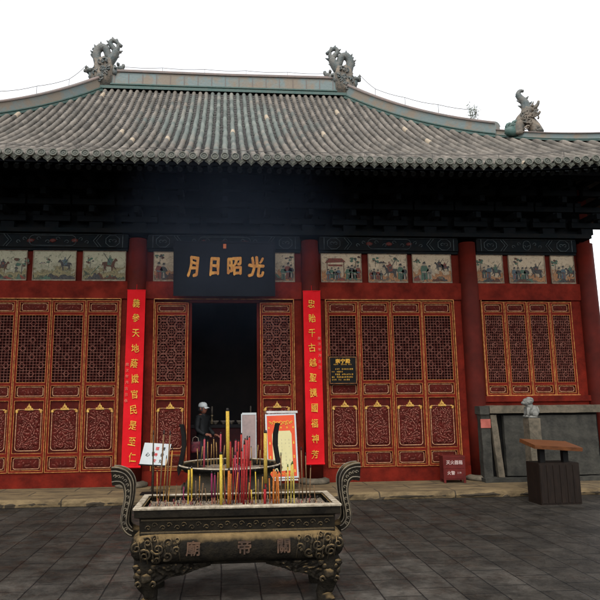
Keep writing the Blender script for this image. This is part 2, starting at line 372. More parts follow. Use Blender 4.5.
mb = MB(); mb.box(-7.7, 7.7, .04, .14, 4.085, 4.76); hp(mb, 'picture_wall', DRED)
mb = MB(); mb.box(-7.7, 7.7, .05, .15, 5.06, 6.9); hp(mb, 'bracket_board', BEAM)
# right end bay: red wall under its window; left end bay: plain wall
mb = MB(); mb.box(5.1, 7.7, .0, .15, .12, 1.64); hp(mb, 'window_wall', RED)
mb = MB(); mb.box(5.15, 7.6, -.06, .15, 1.64, 1.755); hp(mb, 'window_sill', RED)
mb = MB(); mb.box(-7.7, -5.1, .0, .15, .12, 3.735); hp(mb, 'end_wall', RED)
for a, b in ((5.1, 5.338), (7.31, 7.7)): mb = MB(); mb.box(a, b, .01, .15, 1.755, 3.735); hp(mb, 'window_post', RED)

# pillars
first = None
for x in (-7.7, -5.1, -1.75, 1.75, 5.1, 7.7):
    if first is None:
        mb = MB(); mb.smooth = True
        mb.lathe([(.185, .2), (.19, 1.5), (.19, 3.5), (.175, 4.95)], 28, (x, 0, .0))
        first = hp(mb, 'pillar', PILLAR)
        mb = MB(); mb.smooth = True
        mb.lathe([(.30, .0), (.31, .03), (.30, .07), (.22, .10), (.2, .1)], 24, (x, 0, .122)); hp(mb, 'base', LSTONE, first)
        x0 = x
    else: dup(first, hall, first.location + Vector((x-x0, 0, 0)))

# ---- door leaves
def rrect(x0, x1, z0, z1, c, y, n=4):
    P = []
    for cx, cz, a0 in ((x1-c, z1-c, 0), (x0+c, z1-c, 90), (x0+c, z0+c, 180), (x1-c, z0+c, 270)):
        for i in range(n+1):
            g = R(a0+90*i/n); P.append((cx+c*math.cos(g), y, cz+c*math.sin(g)))
    return P
def swirl(x, z, s):
    q = Vector((x*5.2+s*7.3, z*5.2+s*3.1, s*1.9))
    w1 = mn.noise_vector(q)*1.1
    p = q*1.25 + w1
    a = 1-abs(mn.noise(p*1.1))*2.6
    b = 1-abs(mn.noise(p*2.3+Vector((4, 9, 1))))*2.4
    return max(0, a)*.7 + max(0, b)*.45
def relief(mb, x0, x1, z0, z1, y, d, s, nu, nv, c=.03):
    mb.smooth = True
    def fn(u, v):
        x = x0+(x1-x0)*u; z = z0+(z1-z0)*v
        e = min(1, min(u, 1-u)*(x1-x0)/c, min(v, 1-v)*(z1-z0)/c)
        return (x, y-d*swirl(x*1.45, z*1.45, s)*e, z)
    mb.grid(fn, nu, nv); mb.smooth = False
def gilt_rect(mb, x0, x1, z0, z1, y, w=.011, d=.008):
    mb.box(x0, x1, y-d, y, z0, z0+w); mb.box(x0, x1, y-d, y, z1-w, z1)
    mb.box(x0, x0+w, y-d, y, z0+w, z1-w); mb.box(x1-w, x1, y-d, y, z0+w, z1-w)
def bar(mb, a, b, w, y0, y1):     # flat bar in x,z from a to b
    d = Vector((b[0]-a[0], 0, b[1]-a[1])); L = d.length; ang = math.atan2(d.z, d.x)
    M = Matrix.Translation((a[0], 0, a[1])) @ Matrix.Rotation(-ang, 4, 'Y')
    mb.box(0, L, y0, y1, -w/2, w/2, M)
def lattice(x0, x1, z0, z1, style):
    mb = MB(); W = x1-x0; Hh = z1-z0; w = .0075
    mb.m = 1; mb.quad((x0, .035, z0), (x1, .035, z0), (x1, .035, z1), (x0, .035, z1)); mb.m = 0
    if style == 'diamond':
        n = 9
        for i in range(1, n): x = x0+W*i/n; mb.box(x-w/2, x+w/2, .006, .018, z0, z1)
        nz = max(4, round(Hh/.056))
        for j in range(1, nz):
            z = z0+Hh*j/nz; mb.box(x0, x1, .0045, .016, z-w*.55, z+w*.55)
        rows = max(2, round(Hh/.155)); r = .062
        for j in range(rows+1):
            z = z0+Hh*j/rows
            for fx in ((.5,) if j % 2 else (.17, .83)):
                cx = x0+W*fx; P = [(cx+r, z), (cx, z+r), (cx-r, z), (cx, z-r)]
                for q in range(4):
                    a, b = P[q], P[(q+1) % 4]
                    if min(a[1], b[1]) > z0 and max(a[1], b[1]) < z1: bar(mb, a, b, .010, .001+.0006*q, .014)
    else:
        r = .112; rows = max(2, round(Hh/(2*r)))
        def octo(cx, cz, rr, ww, y):
            P = [(cx+rr*math.cos(R(22.5+45*q)), cz+rr*math.sin(R(22.5+45*q))) for q in range(8)]
            for q in range(8):
                a, b = P[q], P[(q+1) % 8]
                if min(a[0], b[0]) >= x0-.001 and max(a[0], b[0]) <= x1+.001 and min(a[1], b[1]) >= z0 and max(a[1], b[1]) <= z1: bar(mb, a, b, ww, y+.0004*q, y+.013)
        for j in range(rows*2+1):
            z = z0+Hh*j/(rows*2)
            for fx in ((.5,) if j % 2 else (.22, .78)):
                cx = x0+W*fx; octo(cx, z, .105, .011, .001); octo(cx, z, .05, .009, .005)
        for i in (.1, .22, .36, .5, .64, .78, .9): x = x0+W*i; mb.box(x-w/2, x+w/2, .009, .018, z0, z1)
        for j in range(1, rows*4):
            z = z0+Hh*j/(rows*4); mb.box(x0, x1, .0082, .017, z-w/2, z+w/2)
    return mb
def make_leaf(w_, h, levels, style, seed):
    """levels: list of (z0, z1, kind) bottom to top; local frame, left lower corner, face to -y"""
    st = .05; mb = MB()
    zs = [l[0] for l in levels] + [levels[-1][1]]
    mb.box(0, st, 0, .05, 0, h); mb.box(w_-st, w_, 0, .05, 0, h)
    for i, z in enumerate(zs):
        a, b = (0, .045) if i == 0 else ((h-.045, h) if i == len(zs)-1 else (z-.028, z+.028))
        mb.box(st, w_-st, .0015, .048, a, b)
    leaf = build(mb, 'door_leaf', RED, None, (0, 0, 0))
    gl = MB(); gilt_rect(gl, .004, w_-.004, .004, h-.004, 0, .011, .010)
    latt = MB(); pan = []
    for i, (a, b, k) in enumerate(levels):
        a2 = a+(.045 if i == 0 else .028); b2 = b-(.045 if i == len(levels)-1 else .028)
        gilt_rect(gl, st, w_-st, a2, b2, .012, .0075, .014)
        if k == 'lattice':
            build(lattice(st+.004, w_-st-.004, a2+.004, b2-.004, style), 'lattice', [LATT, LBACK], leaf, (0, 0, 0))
            continue
        pm = MB(); pm.quad((st, .03, a2), (w_-st, .03, a2), (w_-st, .03, b2), (st, .03, b2))
        if k == 'small':
            relief(pm, st+.055, w_-st-.055, a2+.045, b2-.045, .028, .010, seed+i, 40, 14)
            p = build(pm, 'small_panel', CARVE, leaf, (0, 0, 0))
            om = MB(); om.tube(rrect(st+.035, w_-st-.035, a2+.03, b2-.03, .035, .024), .0075, 5, True); build(om, 'outline', PGILT, p, (0, 0, 0))
        else:
            x0, x1, z0, z1 = st+.045, w_-st-.045, a2+.05, b2-.17
            relief(pm, x0+.02, x1-.02, z0+.02, z1-.02, .027, .024, seed+i, 60, 100)
            p = build(pm, 'carved_panel', CARVE, leaf, (0, 0, 0))
            om = MB(); om.tube(rrect(x0, x1, z0, z1, .06, .022), .0085, 5, True); build(om, 'outline', PGILT, p, (0, 0, 0))
            cm = MB(); cx = w_/2; cz = z1
            cm.prism([(cx-.085, cz-.012), (cx-.07, cz+.03), (cx-.045, cz+.028), (cx-.035, cz+.065), (cx-.014, cz+.075), (cx, cz+.12), (cx+.014, cz+.075), (cx+.035, cz+.065), (cx+.045, cz+.028), (cx+.07, cz+.03), (cx+.085, cz-.012)], .004, .026)
            for sx in (-1, 1):
                q = (x1-.005 if sx > 0 else x0+.005)
                km = MB(); km.blob((q, .018, cz-.035), (.03, .012, .045), 1, .3, seed); km.blob((q-sx*.03, .018, cz-.003), (.028, .012, .02), 1, .3, seed+2); build(km, 'corner_scroll', CREST, p, (0, 0, 0))
            cm.blob((cx-.03, .004, cz+.02), (.018, .01, .018), 1); cm.blob((cx+.03, .004, cz+.02), (.018, .01, .018), 1); cm.blob((cx, .002, cz+.05), (.016, .012, .022), 1)
            build(cm, 'crest', CREST, p, (0, 0, 0))
    build(gl, 'gilt_edge', GILT, leaf, (0, 0, 0))
    return leaf
LV = [(0, .33, 'small'), (.33, 1.375, 'big'), (1.375, 1.66, 'small'), (1.66, 3.035, 'lattice'), (3.035, 3.305, 'small')]
protos = [make_leaf(.655, 3.305, LV, 'diamond', s) for s in (1.3, 4.1, 7.7, 9.2)]
k = 0
side_x = [2.068, 2.732, 3.394, 4.056]
for sx in (-1, 1):
    for i, x in enumerate(side_x):
        xx = x if sx > 0 else -x-.655
        p = protos[(k*3) % 4]
        o = p if k < 4 else dup(p)
        o.parent = hall; o.location = (xx+.002, -.012, .28); k += 1
        o.rotation_euler.z = R({(-1, 2): -1.6, (1, 1): 1.4, (1, 2): -1.2, (-1, 1): .9}.get((sx, i), .15))
cl = make_leaf(.665, 3.265, LV[:4]+[(3.035, 3.265, 'small')], 'octagon', 2.2)
cl.parent = hall; cl.location = (-1.38, -.012, .28)
c2_ = dup(cl, hall, (.712, -.012, .28))
mb = MB()
mb.box(-1.385, -.70, .045, .13, 3.69, 3.735); mb.box(.70, 1.385, .045, .13, 3.69, 3.735); mb.box(-.70, .70, .0, .13, 3.665, 3.733)
mb.box(-.712, -.655, .04, .15, .395, 3.664); mb.box(.655, .71, .04, .15, .395, 3.664); hp(mb, 'door_frame', DRED)
mb = MB()
for a, b, z in ((-4.732, -2.058, 3.722), (2.058, 4.732, 3.722), (-1.392, 1.392, 3.722)):
    mb.box(a, b, -.046, -.0315, z, z+.016); mb.box(a-.014, a, -.03, .0, .40, z+.016); mb.box(b, b+.014, -.03, .0, .40, z+.016)
hp(mb, 'gilt_frame', GILT)
WV = [(0, .235, 'small'), (.235, 1.69, 'lattice'), (1.69, 1.945, 'small')]
wp = make_leaf(.482, 1.945, WV, 'diamond', 3.3); wp.name = 'window_leaf'
for i in range(4):
    o = wp if i == 0 else dup(wp); o.parent = hall; o.location = (5.342+.49*i, -.012, 1.655-.015); o.name = 'window_leaf'
mb = MB(); mb.box(5.33, 7.32, -.03, -.016, 1.757, 1.772); mb.box(5.325, 5.338, -.03, 0, 1.772, 3.735); hp(mb, 'window_gilt_frame', GILT)

# ---- painted pictures over the doors

def pict_mat(name, skyc, mid, low, dark):
    m = bpy.data.materials.new(name); m.use_nodes = True; n = m.node_tree.nodes; L = m.node_tree.links; b = n['Principled BSDF']; b.inputs['Roughness'].default_value = .6; b.inputs['Specular IOR Level'].default_value = .2
    tc = n.new('ShaderNodeTexCoord'); sp = n.new('ShaderNodeSeparateXYZ'); L.new(tc.outputs['Object'], sp.inputs[0])
    oi = n.new('ShaderNodeObjectInfo'); ad0 = n.new('ShaderNodeVectorMath'); ad0.operation = 'ADD'; ml = n.new('ShaderNodeMath'); ml.operation = 'MULTIPLY'; ml.inputs[1].default_value = 30
    L.new(oi.outputs['Random'], ml.inputs[0]); L.new(tc.outputs['Object'], ad0.inputs[0]); L.new(ml.outputs[0], ad0.inputs[1])
    def noise(s, d=8, r=.65, dist=0):
        z = n.new('ShaderNodeTexNoise'); z.inputs['Scale'].default_value = s; z.inputs['Detail'].default_value = d; z.inputs['Roughness'].default_value = r; z.inputs['Distortion'].default_value = dist; L.new(ad0.outputs[0], z.inputs['Vector']); return z.outputs['Fac']
    a = n.new('ShaderNodeMath'); a.operation = 'MULTIPLY_ADD'; a.inputs[1].default_value = .95; L.new(noise(5.5, dist=.6), a.inputs[0]); L.new(sp.outputs['Z'], a.inputs[2])
    cr = n.new('ShaderNodeValToRGB'); e = cr.color_ramp.elements; e[0].position = .40; e[0].color = (*low, 1); e[1].position = .98; e[1].color = (*skyc, 1)
    for p, c in ((.50, dark), (.56, mid), (.66, tuple(q*.55 for q in mid)), (.71, tuple(q*.85 for q in skyc)), (.82, tuple(q*.72 for q in skyc)), (.87, tuple(q*1.05 for q in skyc))): x = e.new(p); x.color = (*c, 1)
    L.new(a.outputs[0], cr.inputs[0]); col = cr.outputs[0]
    # brush strokes: dark ink and warm wash patches, with fine grain
    for s, lo, hi, c, f in ((13, .56, .66, dark, .75), (9, .58, .68, tuple(q*.9 for q in low), .6), (45, .5, .75, tuple(q*.4 for q in mid), .5)):
        mr = n.new('ShaderNodeMapRange'); mr.inputs[1].default_value = lo; mr.inputs[2].default_value = hi; mr.inputs[4].default_value = f; L.new(noise(s, dist=1.2), mr.inputs[0])
        mx = n.new('ShaderNodeMix'); mx.data_type = 'RGBA'; L.new(mr.outputs[0], mx.inputs['Factor']); L.new(col, mx.inputs['A']); mx.inputs['B'].default_value = (*c, 1); col = mx.outputs['Result']
    L.new(col, b.inputs['Base Color']); return m
PIC_G = pict_mat('painting_green', (.24, .225, .155), (.17, .14, .07), (.06, .085, .045), (.020, .028, .020))
PIC_O = pict_mat('painting_ochre', (.31, .245, .165), (.26, .12, .05), (.21, .115, .055), (.038, .038, .034))
FIG = [mat('figure_black', (.016, .016, .018), (.05, .045, .04), 30), mat('figure_brown', (.085, .03, .015), (.03, .015, .01), 30), mat('figure_green', (.02, .075, .05), (.07, .09, .06), 30), mat('figure_red', (.17, .03, .02), (.07, .03, .02), 30), mat('figure_pale', (.24, .20, .155), (.14, .11, .08), 30), mat('figure_blue', (.03, .06, .08), (.08, .09, .09), 30)]
jr = random.Random(21)
def jp(P, j): return [(a+jr.uniform(-j, j), b+jr.uniform(-j, j)) for a, b in P]
def horse(mb, x, z, s, f, hue, rider):
    P = [(-.5, .0), (-.46, .3), (-.5, .55), (-.62, .35), (-.56, .68), (-.3, .72), (.1, .70), (.3, .82), (.42, 1.02), (.5, 1.0), (.62, .82), (.54, .78), (.44, .8), (.36, .58), (.34, .35), (.52, .2), (.45, .16), (.24, .36), (.2, .0), (.12, .0), (.12, .36), (-.25, .36), (-.32, .2), (-.2, 0), (-.3, .0), (-.4, .2), (-.42, 0)]
    mb.m = hue; mb.prism([(x+f*a*s, z+b*s) for a, b in jp(P, .03)], .0055, .008)
    mb.m = rider; mb.prism([(x+f*a*s, z+b*s) for a, b in jp(((-.18, .5), (.1, .45), (.16, .75), (.3, .95), (.1, 1.02), (.1, 1.2), (.02, 1.28), (-.06, 1.2), (-.06, 1.05), (-.2, .95)), .03)], .003, .0055)
    mb.m = 4; mb.prism([(x+f*a*s, z+b*s) for a, b in jp(((-.02, 1.1), (.07, 1.1), (.07, 1.19), (-.02, 1.19)), .01)], .002, .003)
    mb.m = (rider+3) % 6; mb.prism([(x+f*a*s, z+b*s) for a, b in jp(((-.14, .7), (.05, .66), (.08, .84), (-.1, .88)), .04)], .002, .003)
    mb.m = 0; bar(mb, (x+f*.1*s, z+.55*s), (x-f*.5*s, z+1.45*s), .045*s, .0015, .003)
def figure(mb, x, z, s, hue, head=4):
    P = ((-.16, 0), (-.05, .03), (.06, -.01), (.16, .02), (.13, .4), (.24, .46), (.22, .52), (.12, .72), (-.12, .72), (-.22, .5), (-.13, .4))
    mb.m = hue; mb.prism([(x+a*s, z+b*s) for a, b in jp(P, .035)], .004, .0075)
    mb.m = (hue+2) % 6; mb.prism([(x+a*s, z+b*s) for a, b in jp(((-.1, .38), (.11, .36), (.1, .44), (-.1, .46)), .02)], .003, .004)
    mb.m = (hue+4) % 6; mb.prism([(x+a*s, z+b*s) for a, b in jp(((-.03, .02), (.06, .02), (.03, .36), (-.02, .36)), .02)], .003, .004)
    mb.m = head; mb.prism([(x+.065*s*math.cos(q*.9), z+.79*s+.075*s*math.sin(q*.9)) for q in range(7)], .0035, .0075)
    mb.m = 0; mb.prism([(x+a*s, z+b*s) for a, b in jp(((-.09, .82), (.09, .83), (.06, .95), (-.05, .93)), .015)], .003, .0035)
def rock(mb, x, z, wx, hz, hue, seed):
    r_ = random.Random(seed)
    for k in range(3):
        xx = x+wx*r_.uniform(-.5, .5); ww = wx*r_.uniform(.4, .7); P = [(xx-ww, z)]
        for i in range(9): P.append((xx-ww+2*ww*(i+.5)/9, z+hz*(.3+.7*r_.random())*math.sin(math.pi*(i+.7)/10)))
        P.append((xx+ww, z)); mb.m = (hue, 0, (hue+1) % 6)[k]; mb.prism(P, .0076+.0004*k, .0092)
def tree(mb, x, z, h, seed):
    r_ = random.Random(seed); mb.m = 0; bar(mb, (x, z), (x+.04*h, z+h*.7), .05*h, .0078, .0092)
    for k in range(9):
        cx, cz = x+r_.uniform(-.35, .4)*h, z+h*r_.uniform(.5, 1.05); r = h*r_.uniform(.07, .15); mb.m = r_.choice((0, 2, 2, 1)); mb.prism([(cx+r*1.5*math.cos(q*.7)*r_.uniform(.6, 1.1), cz+r*math.sin(q*.7)*r_.uniform(.6, 1.1)) for q in range(9)], .0074-.0001*k, .0092)
def picture(x0, x1, z0, z1, m, draw):
    mb = MB(); W = x1-x0; Hh = z1-z0
    mb.box(0, W, .010, .04, 0, Hh)
    p = build(mb, 'painted_panel', m, hall, (0, 0, 0)); p.location = (x0, -.0, z0-.12)
    f = MB(); gilt_rect(f, -.004, W+.004, -.004, Hh+.004, .010, .013, .014); f.box(-.004, W+.004, -.012, -.0042, -.012, .014); build(f, 'frame', PICF, p, (0, 0, 0))
    g = MB(); draw(g, W, Hh); build(g, 'figures', FIG, p, (0, 0, 0), fix=False)
PICF = mat('picture_frame', (.24, .20, .14), (.14, .08, .05), 10, .6)
def d1(g, W, H): tree(g, .72, .12, .3, 1); horse(g, .36, .17, .20, 1, 1, 0); figure(g, .62, .16, .15, 0); rock(g, .3, .02, .26, .1, 2, 1); rock(g, .7, .02, .12, .12, 2, 4); figure(g, .12, .14, .16, 0); tree(g, .1, .2, .22, 3)
def d2(g, W, H): tree(g, .3, .28, .14, 5); horse(g, .62, .20, .22, -1, 0, 5); rock(g, .5, .02, .3, .13, 0, 2); rock(g, .2, .02, .18, .09, 2, 6); rock(g, .2, .33, .12, .05, 4, 9)
def d3(g, W, H): horse(g, .53, .19, .26, 1, 1, 2); rock(g, .25, .02, .2, .16, 0, 3); rock(g, .6, .03, .22, .10, 1, 8); bar(g, (.16, .12), (.32, .3), .012, .004, .008); tree(g, .14, .25, .2, 8)
def d4(g, W, H):
    for i, (x, c) in enumerate(((.15, 5), (.22, 2), (.29, 0), (.36, 5), (.57, 2), (.64, 0), (.71, 2), (.77, 3))): figure(g, x, .05+.03*(i % 2), .30 if i > 3 else .24, c)
    g.m = 3; g.prism([(.08, .40), (.52, .42), (.44, .5), (.16, .5)], .007, .0092); g.m = 1; g.box(.12, .135, .007, .0092, .1, .42); g.box(.47, .485, .007, .0092, .1, .42); g.m = 3; g.box(.15, .45, .0085, .0092, .33, .37); rock(g, .42, .03, .16, .09, 3, 11); tree(g, .72, .3, .22, 12)
def d5(g, W, H):
    for x, c, s in ((.12, 0, .24), (.2, 3, .22), (.27, 0, .2), (.68, 2, .36), (.76, 0, .30), (.06, 3, .2)): figure(g, x, .06, s, c)
    horse(g, .46, .10, .27, -1, 0, 3); rock(g, .25, .40, .2, .05, 0, 12); tree(g, .15, .32, .2, 13); tree(g, .6, .36, .16, 14)
def d6(g, W, H): figure(g, .25, .05, .42, 2); figure(g, .36, .07, .32, 4); horse(g, .58, .26, .18, -1, 0, 0); horse(g, .70, .24, .16, -1, 0, 3); rock(g, .12, .04, .12, .16, 3, 13); rock(g, .6, .03, .2, .1, 1, 14); tree(g, .1, .35, .15, 15)
def d7(g, W, H): figure(g, .17, .1, .26, 0); figure(g, .27, .1, .3, 5); horse(g, .43, .14, .2, -1, 0, 2); rock(g, .3, .02, .25, .1, 1, 15); tree(g, .1, .25, .25, 16)
def d8(g, W, H):
    for x, c in ((.12, 5), (.2, 0), (.3, 2), (.38, 0)): figure(g, x, .08, .28, c)
    horse(g, min(.6, W-.2), .12, .24, -1, 0, 0); rock(g, .35, .02, .3, .12, 1, 16); tree(g, .2, .32, .2, 17)
d9 = lambda g, W, H: (figure(g, .1, .05, .36, 3), figure(g, .2, .05, .34, 0), figure(g, .68, .05, .38, 3), figure(g, .58, .05, .3, 2), figure(g, .74, .08, .3, 0), rock(g, .4, .03, .3, .16, 1, 17), tree(g, .12, .35, .2, 18), tree(g, .7, .36, .18, 19))
PZ = (4.105, 4.705)
for x0, x1, m, d in ((-4.74, -3.92, PIC_G, d1), (-3.80, -2.965, PIC_G, d2), (-2.83, -1.985, PIC_G, d3), (1.985, 2.83, PIC_O, d4), (2.975, 3.80, PIC_O, d5), (3.915, 4.745, PIC_O, d6),
                     (5.285, 5.87, PIC_O, d7), (6.0, 6.8, PIC_O, d8), (6.93, 7.45, PIC_O, d7), (-1.43, -.62, PIC_O, d9), (.62, 1.43, PIC_O, d9), (-.45, .45, PIC_O, d8)):
    picture(x0, x1, *PZ, m, d)

# ---- painted lintel, one length per bay
def lintel(x0, x1):
    mb = MB(); mb.box(x0, x1, -.05, .13, 4.765, 5.05); mb.box(x0, x1, -.02, .14, 4.71, 4.763)
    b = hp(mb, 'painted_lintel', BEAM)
    L = MB(); y = -.055; W = x1-x0
    def octa(cx, r): L.tube([(cx+r*1.15*math.cos(R(22.5+45*q)), y, 4.905+r*math.sin(R(22.5+45*q))) for q in range(8)], .0075, 4, True)
    def sp(cx, cz, r, t, f):
        L.tube([(cx+f*r*(1-a/9)*math.cos(a*.75), y, cz+r*(1-a/9)*math.sin(a*.75)) for a in range(8)], .007, 4)
    for s in (0, 1):
        cx = x0+.30 if s == 0 else x1-.30; f = 1 if s == 0 else -1
        octa(cx, .125); sp(cx-.045, 4.9, .05, 8, 1); sp(cx+.045, 4.9, .05, 8, -1)
        L.tube([(cx+f*.22, y, 4.78), (cx+f*.32, y, 4.905), (cx+f*.22, y, 5.03)], .007, 4); L.tube([(cx+f*.28, y, 4.78), (cx+f*.38, y, 4.905), (cx+f*.28, y, 5.03)], .007, 4)
        L.box(cx-f*.2-.006, cx-f*.2+.006, y-.006, y+.004, 4.775, 5.04)
        for q in range(3): sp(cx+f*(.5+.12*q), 4.87+.06*(q % 2), .045, 8, f)
    nn = int((W-2.2)/.16)
    for q in range(max(0, nn)):
        cx = x0+1.1+(W-2.2)*(q+.5)/nn; sp(cx, 4.905+.03*(-1)**q, .05, 8, (-1)**q)
    if W > 2: L.tube(rrect(x0+1.02, x1-1.02, 4.8, 5.01, .09, y), .006, 4, True)
    L.tube([(x0+.02, y, 5.035), (x1-.02, y, 5.035)], .006, 4)
    hp(L, 'scrollwork', BEAMLINE, b)
    if W > 2.4:
        for cx in (x0+W*.5, x0+W*.5-.42, x0+W*.5+.42): Rm = MB(); Rm.smooth = True; Rm.blob((cx, -.05, 4.905), (.075, .014, .045), 1, .3, cx); hp(Rm, 'medallion', BEAMRED, b)
for a, b in ((-7.5, -5.3), (-4.9, -1.95), (-1.55, 1.55), (1.95, 4.9), (5.3, 7.5)): lintel(a, b)
mb = MB(); mb.box(-7.8, 7.8, -.16, .15, 5.052, 5.14); hp(mb, 'plate_beam', BEAM)
# ---- bracket sets under the eaves
bf = None
for i in range(-9, 10):
    x = i*.86
    if bf is None:
        mb = MB()
        mb.box(-.13, .13, -.12, .02, 5.142, 5.28)
        for t in range(4):
            z = 5.28+t*.27; y = -.10-.24*t; wd = .36+.05*(t % 2)
            mb.box(-wd, wd, y-.06, y+.06, z, z+.11)
            for s in (-1, 0, 1): mb.box(s*(wd-.07)-.065, s*(wd-.07)+.065, y-.075, y+.075, z+.112, z+.19)
            mb.box(-.055, .055, y-.34, .05, z+.115, z+.235)
            mb.prism([(0, 0)]*0 or [(-.05, z+.08), (.05, z+.08), (.05, z+.2), (-.05, z+.2)], y-.46, y-.34)
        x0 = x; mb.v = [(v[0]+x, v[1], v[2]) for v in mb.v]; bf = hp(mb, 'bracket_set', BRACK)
    else: dup(bf, hall, bf.location+Vector((x-x0, 0, 0)))
mb = MB(); mb.smooth = True
mb.tube([(-8.2, -.98, 6.24), (8.2, -.98, 6.24)], .10, 12); hp(mb, 'eave_purlin', BRACK)

# ---- roof
Ye, Ze, Yr, Xr, s0, s1, Xe, qq, up = -1.996, 5.893, 4.688, 3.623, .47, .978, 8.962, -.654, .70
T = Yr-Ye
def hipx(t): return Xr+(Xe-Xr)*t+qq*t*(1-t)
def zf(Y): d = Y-Ye; return Ze+s0*d+(s1-s0)*d*d/(2*T)
def yt(t): return Yr+(Ye-Yr)*t
def rz(x, t): return zf(yt(t)) + up*t*t*(min(1, abs(x)/hipx(t)))**6
def hipt(ax):
    if ax <= Xr: return 0
    lo, hi = 0, 1
    for _ in range(40):
        m = (lo+hi)/2
        if hipx(m) < ax: lo = m
        else: hi = m
    return lo
mb = MB(); mb.smooth = True
mb.grid(lambda u, v: ((u*2-1)*hipx(v), yt(v), rz((u*2-1)*hipx(v), v)-.02), 120, 60)
mb.grid(lambda u, v: ((1-u*2)*hipx(v), 2*Yr-yt(v), rz((u*2-1)*hipx(v), v)-.02), 60, 20)
for sx in (-1, 1):
    def sf(u, v):
        r = u*2-1; return (sx*hipx(v), Yr+r*(Yr-yt(v)), zf(yt(v))+up*v*v*abs(r)**6-.02)
    mb.grid(sf, 60, 20)
roof = hp(mb, 'roof', PAN)
# cover-tile rows on the front slope
mb = MB(); mb.smooth = True
PITCH = .1825
for k in range(-48, 49):
    x = k*PITCH; ta = max(hipt(abs(x)), .0)+.004
    if ta > .985: continue
    nseg = max(2, int((1-ta)*T/.27)); n = 7
    pts = []
    for i in range(nseg):
        for e in (0, .94):
            t = 1-(1-ta)*(i+e)/nseg; pts.append((t, .062-.006*e/.94*1.0+rng.uniform(-.004, .004), rng.uniform(-.010, .010)))
    base = len(mb.v)
    for (t, r, dx) in pts:
        dt = .004; y = yt(t); z = rz(x, t); z2 = rz(x, t-dt); y2 = yt(t-dt)
        ny, nz = -(z2-z), (y2-y); l = math.hypot(ny, nz); ny /= l; nz /= l
        for j in range(n+1):
            g = math.pi*j/n; cx = math.cos(g)*r; h = math.sin(g)*r*1.15-.012
            mb.v.append((x+dx+cx, y+ny*h, z+nz*h))
    for i in range(len(pts)-1):
        for j in range(n): a = base+i*(n+1)+j; mb.face((a, a+1, a+n+2, a+n+1))
hp(mb, 'cover_tiles', ROOF, roof)
# small pan-tile lips between the rows
mb = MB()
for k in range(-48, 48):
    x = (k+.5)*PITCH; ta = hipt(abs(x))+.01
    if ta > .98: continue
    n = int((1-ta)*T/.135)
    for i in range(n):
        t = 1-(1-ta)*(i+.5)/n; y = yt(t); z = rz(x, t)-.012
        mb.v += [(x-.05, y, z+.012), (x, y-.006, z+.002), (x+.05, y, z+.012), (x+.05, y+.075, z+.075*.55+.006), (x, y+.075, z+.075*.5-.004), (x-.05, y+.075, z+.075*.55+.006)]
        b0 = len(mb.v)-6; mb.face((b0, b0+1, b0+4, b0+5)); mb.face((b0+1, b0+2, b0+3, b0+4))
hp(mb, 'pan_tiles', mat('pan_lip', (.05, .05, .047), (.09, .085, .078), 8, .7), roof)
# round end tiles and drip tiles along the eave
mb = MB()
for k in range(-48, 49):
    x = k*PITCH; z = rz(x, 1)+.012; y = Ye-.05
    if abs(x) > Xe-.1: continue
    ti = rng.uniform(-.012, .012)
    Mx = Matrix.Translation((x+ti, y, z+rng.uniform(-.008, .008))) @ Matrix.Rotation(R(90-8), 4, 'X')
    k0 = len(mb.v); mb.smooth = False
    mb.lathe([(.066, 0), (.070, .03), (.066, .045), (.052, .045), (.048, .033), (.032, .033), (.028, .041), (.012, .041), (.009, .034)], 14)
    mb.v[k0:] = [tuple(Mx @ Vector(v)) for v in mb.v[k0:]]
    xd = x+PITCH/2; zd = rz(xd, 1)-.02
    pts = [(-.085, .03), (-.05, .008), (0, -.002), (.05, .008), (.085, .03), (.085, -.03), (.06, -.052), (.035, -.062), (0, -.10), (-.035, -.062), (-.06, -.052), (-.085, -.03)]
    dz = rng.uniform(-.008, .008); k0 = len(mb.v)
    mb.prism([(xd+a, zd+b+dz) for a, b in pts], -.012, .012)
    mb.prism([(xd+a*.62, zd+b*.62+dz-.01) for a, b in pts], -.022, -.012)
    mb.v[k0:] = [(v[0], Ye-.045+v[1]+(zd-v[2])*.28, v[2]) for v in mb.v[k0:]]
hp(mb, 'eave_tiles', EAVT, roof)
mb = MB()
mb.grid(lambda u, v: (-Xe+2*Xe*u, Ye+.03+.0*v, rz(-Xe+2*Xe*u, 1)-.05-.06*v), 80, 1)
mb.grid(lambda u, v: (-Xe+2*Xe*u, Ye+.06+.0*v, rz(-Xe+2*Xe*u, 1)-.05-.06*v), 80, 1)
hp(mb, 'eave_board', RAFT)
# rafters: square flying rafters, round rafters below
ff = None
for nm, ya_, yb_, dz, sq in (('flying_rafter', -1.90, .0, -.10, True), ('round_rafter', -1.42, .05, -.21, False)):
    ff = None
    for i in range(-42, 43):
        x = i*PITCH+PITCH*.5
        lift = up*(min(1, abs(x)/Xe))**6
        if ff is None:
            mb = MB(); za, zb = zf(ya_)+dz, zf(yb_)+dz
            if sq:
                A = [(-.035, ya_, za-.07), (.035, ya_, za-.07), (.035, ya_, za), (-.035, ya_, za)]; B = [(a, yb_, c+zb-za) for a, b, c in A]
                mb.v = A+B
                for q in ((1, 2, 6, 5), (2, 3, 7, 6), (3, 0, 4, 7), (0, 1, 5, 4), (4, 5, 6, 7)): mb.face(q)
                mb.m = 1; mb.face((0, 1, 2, 3))
            else:
                mb.tube([(0, ya_, za-.05), (0, yb_, zb-.05)], .05, 10, cap=False); mb.m = 1; mb.face(range(10)[::-1])
            ff = hp(mb, nm, [RAFT, RAFTEND]); f0 = ff.location.copy(); ff.location = f0+Vector((x, 0, lift*.9))
        else: dup(ff, hall, f0+Vector((x, 0, lift*.9)))
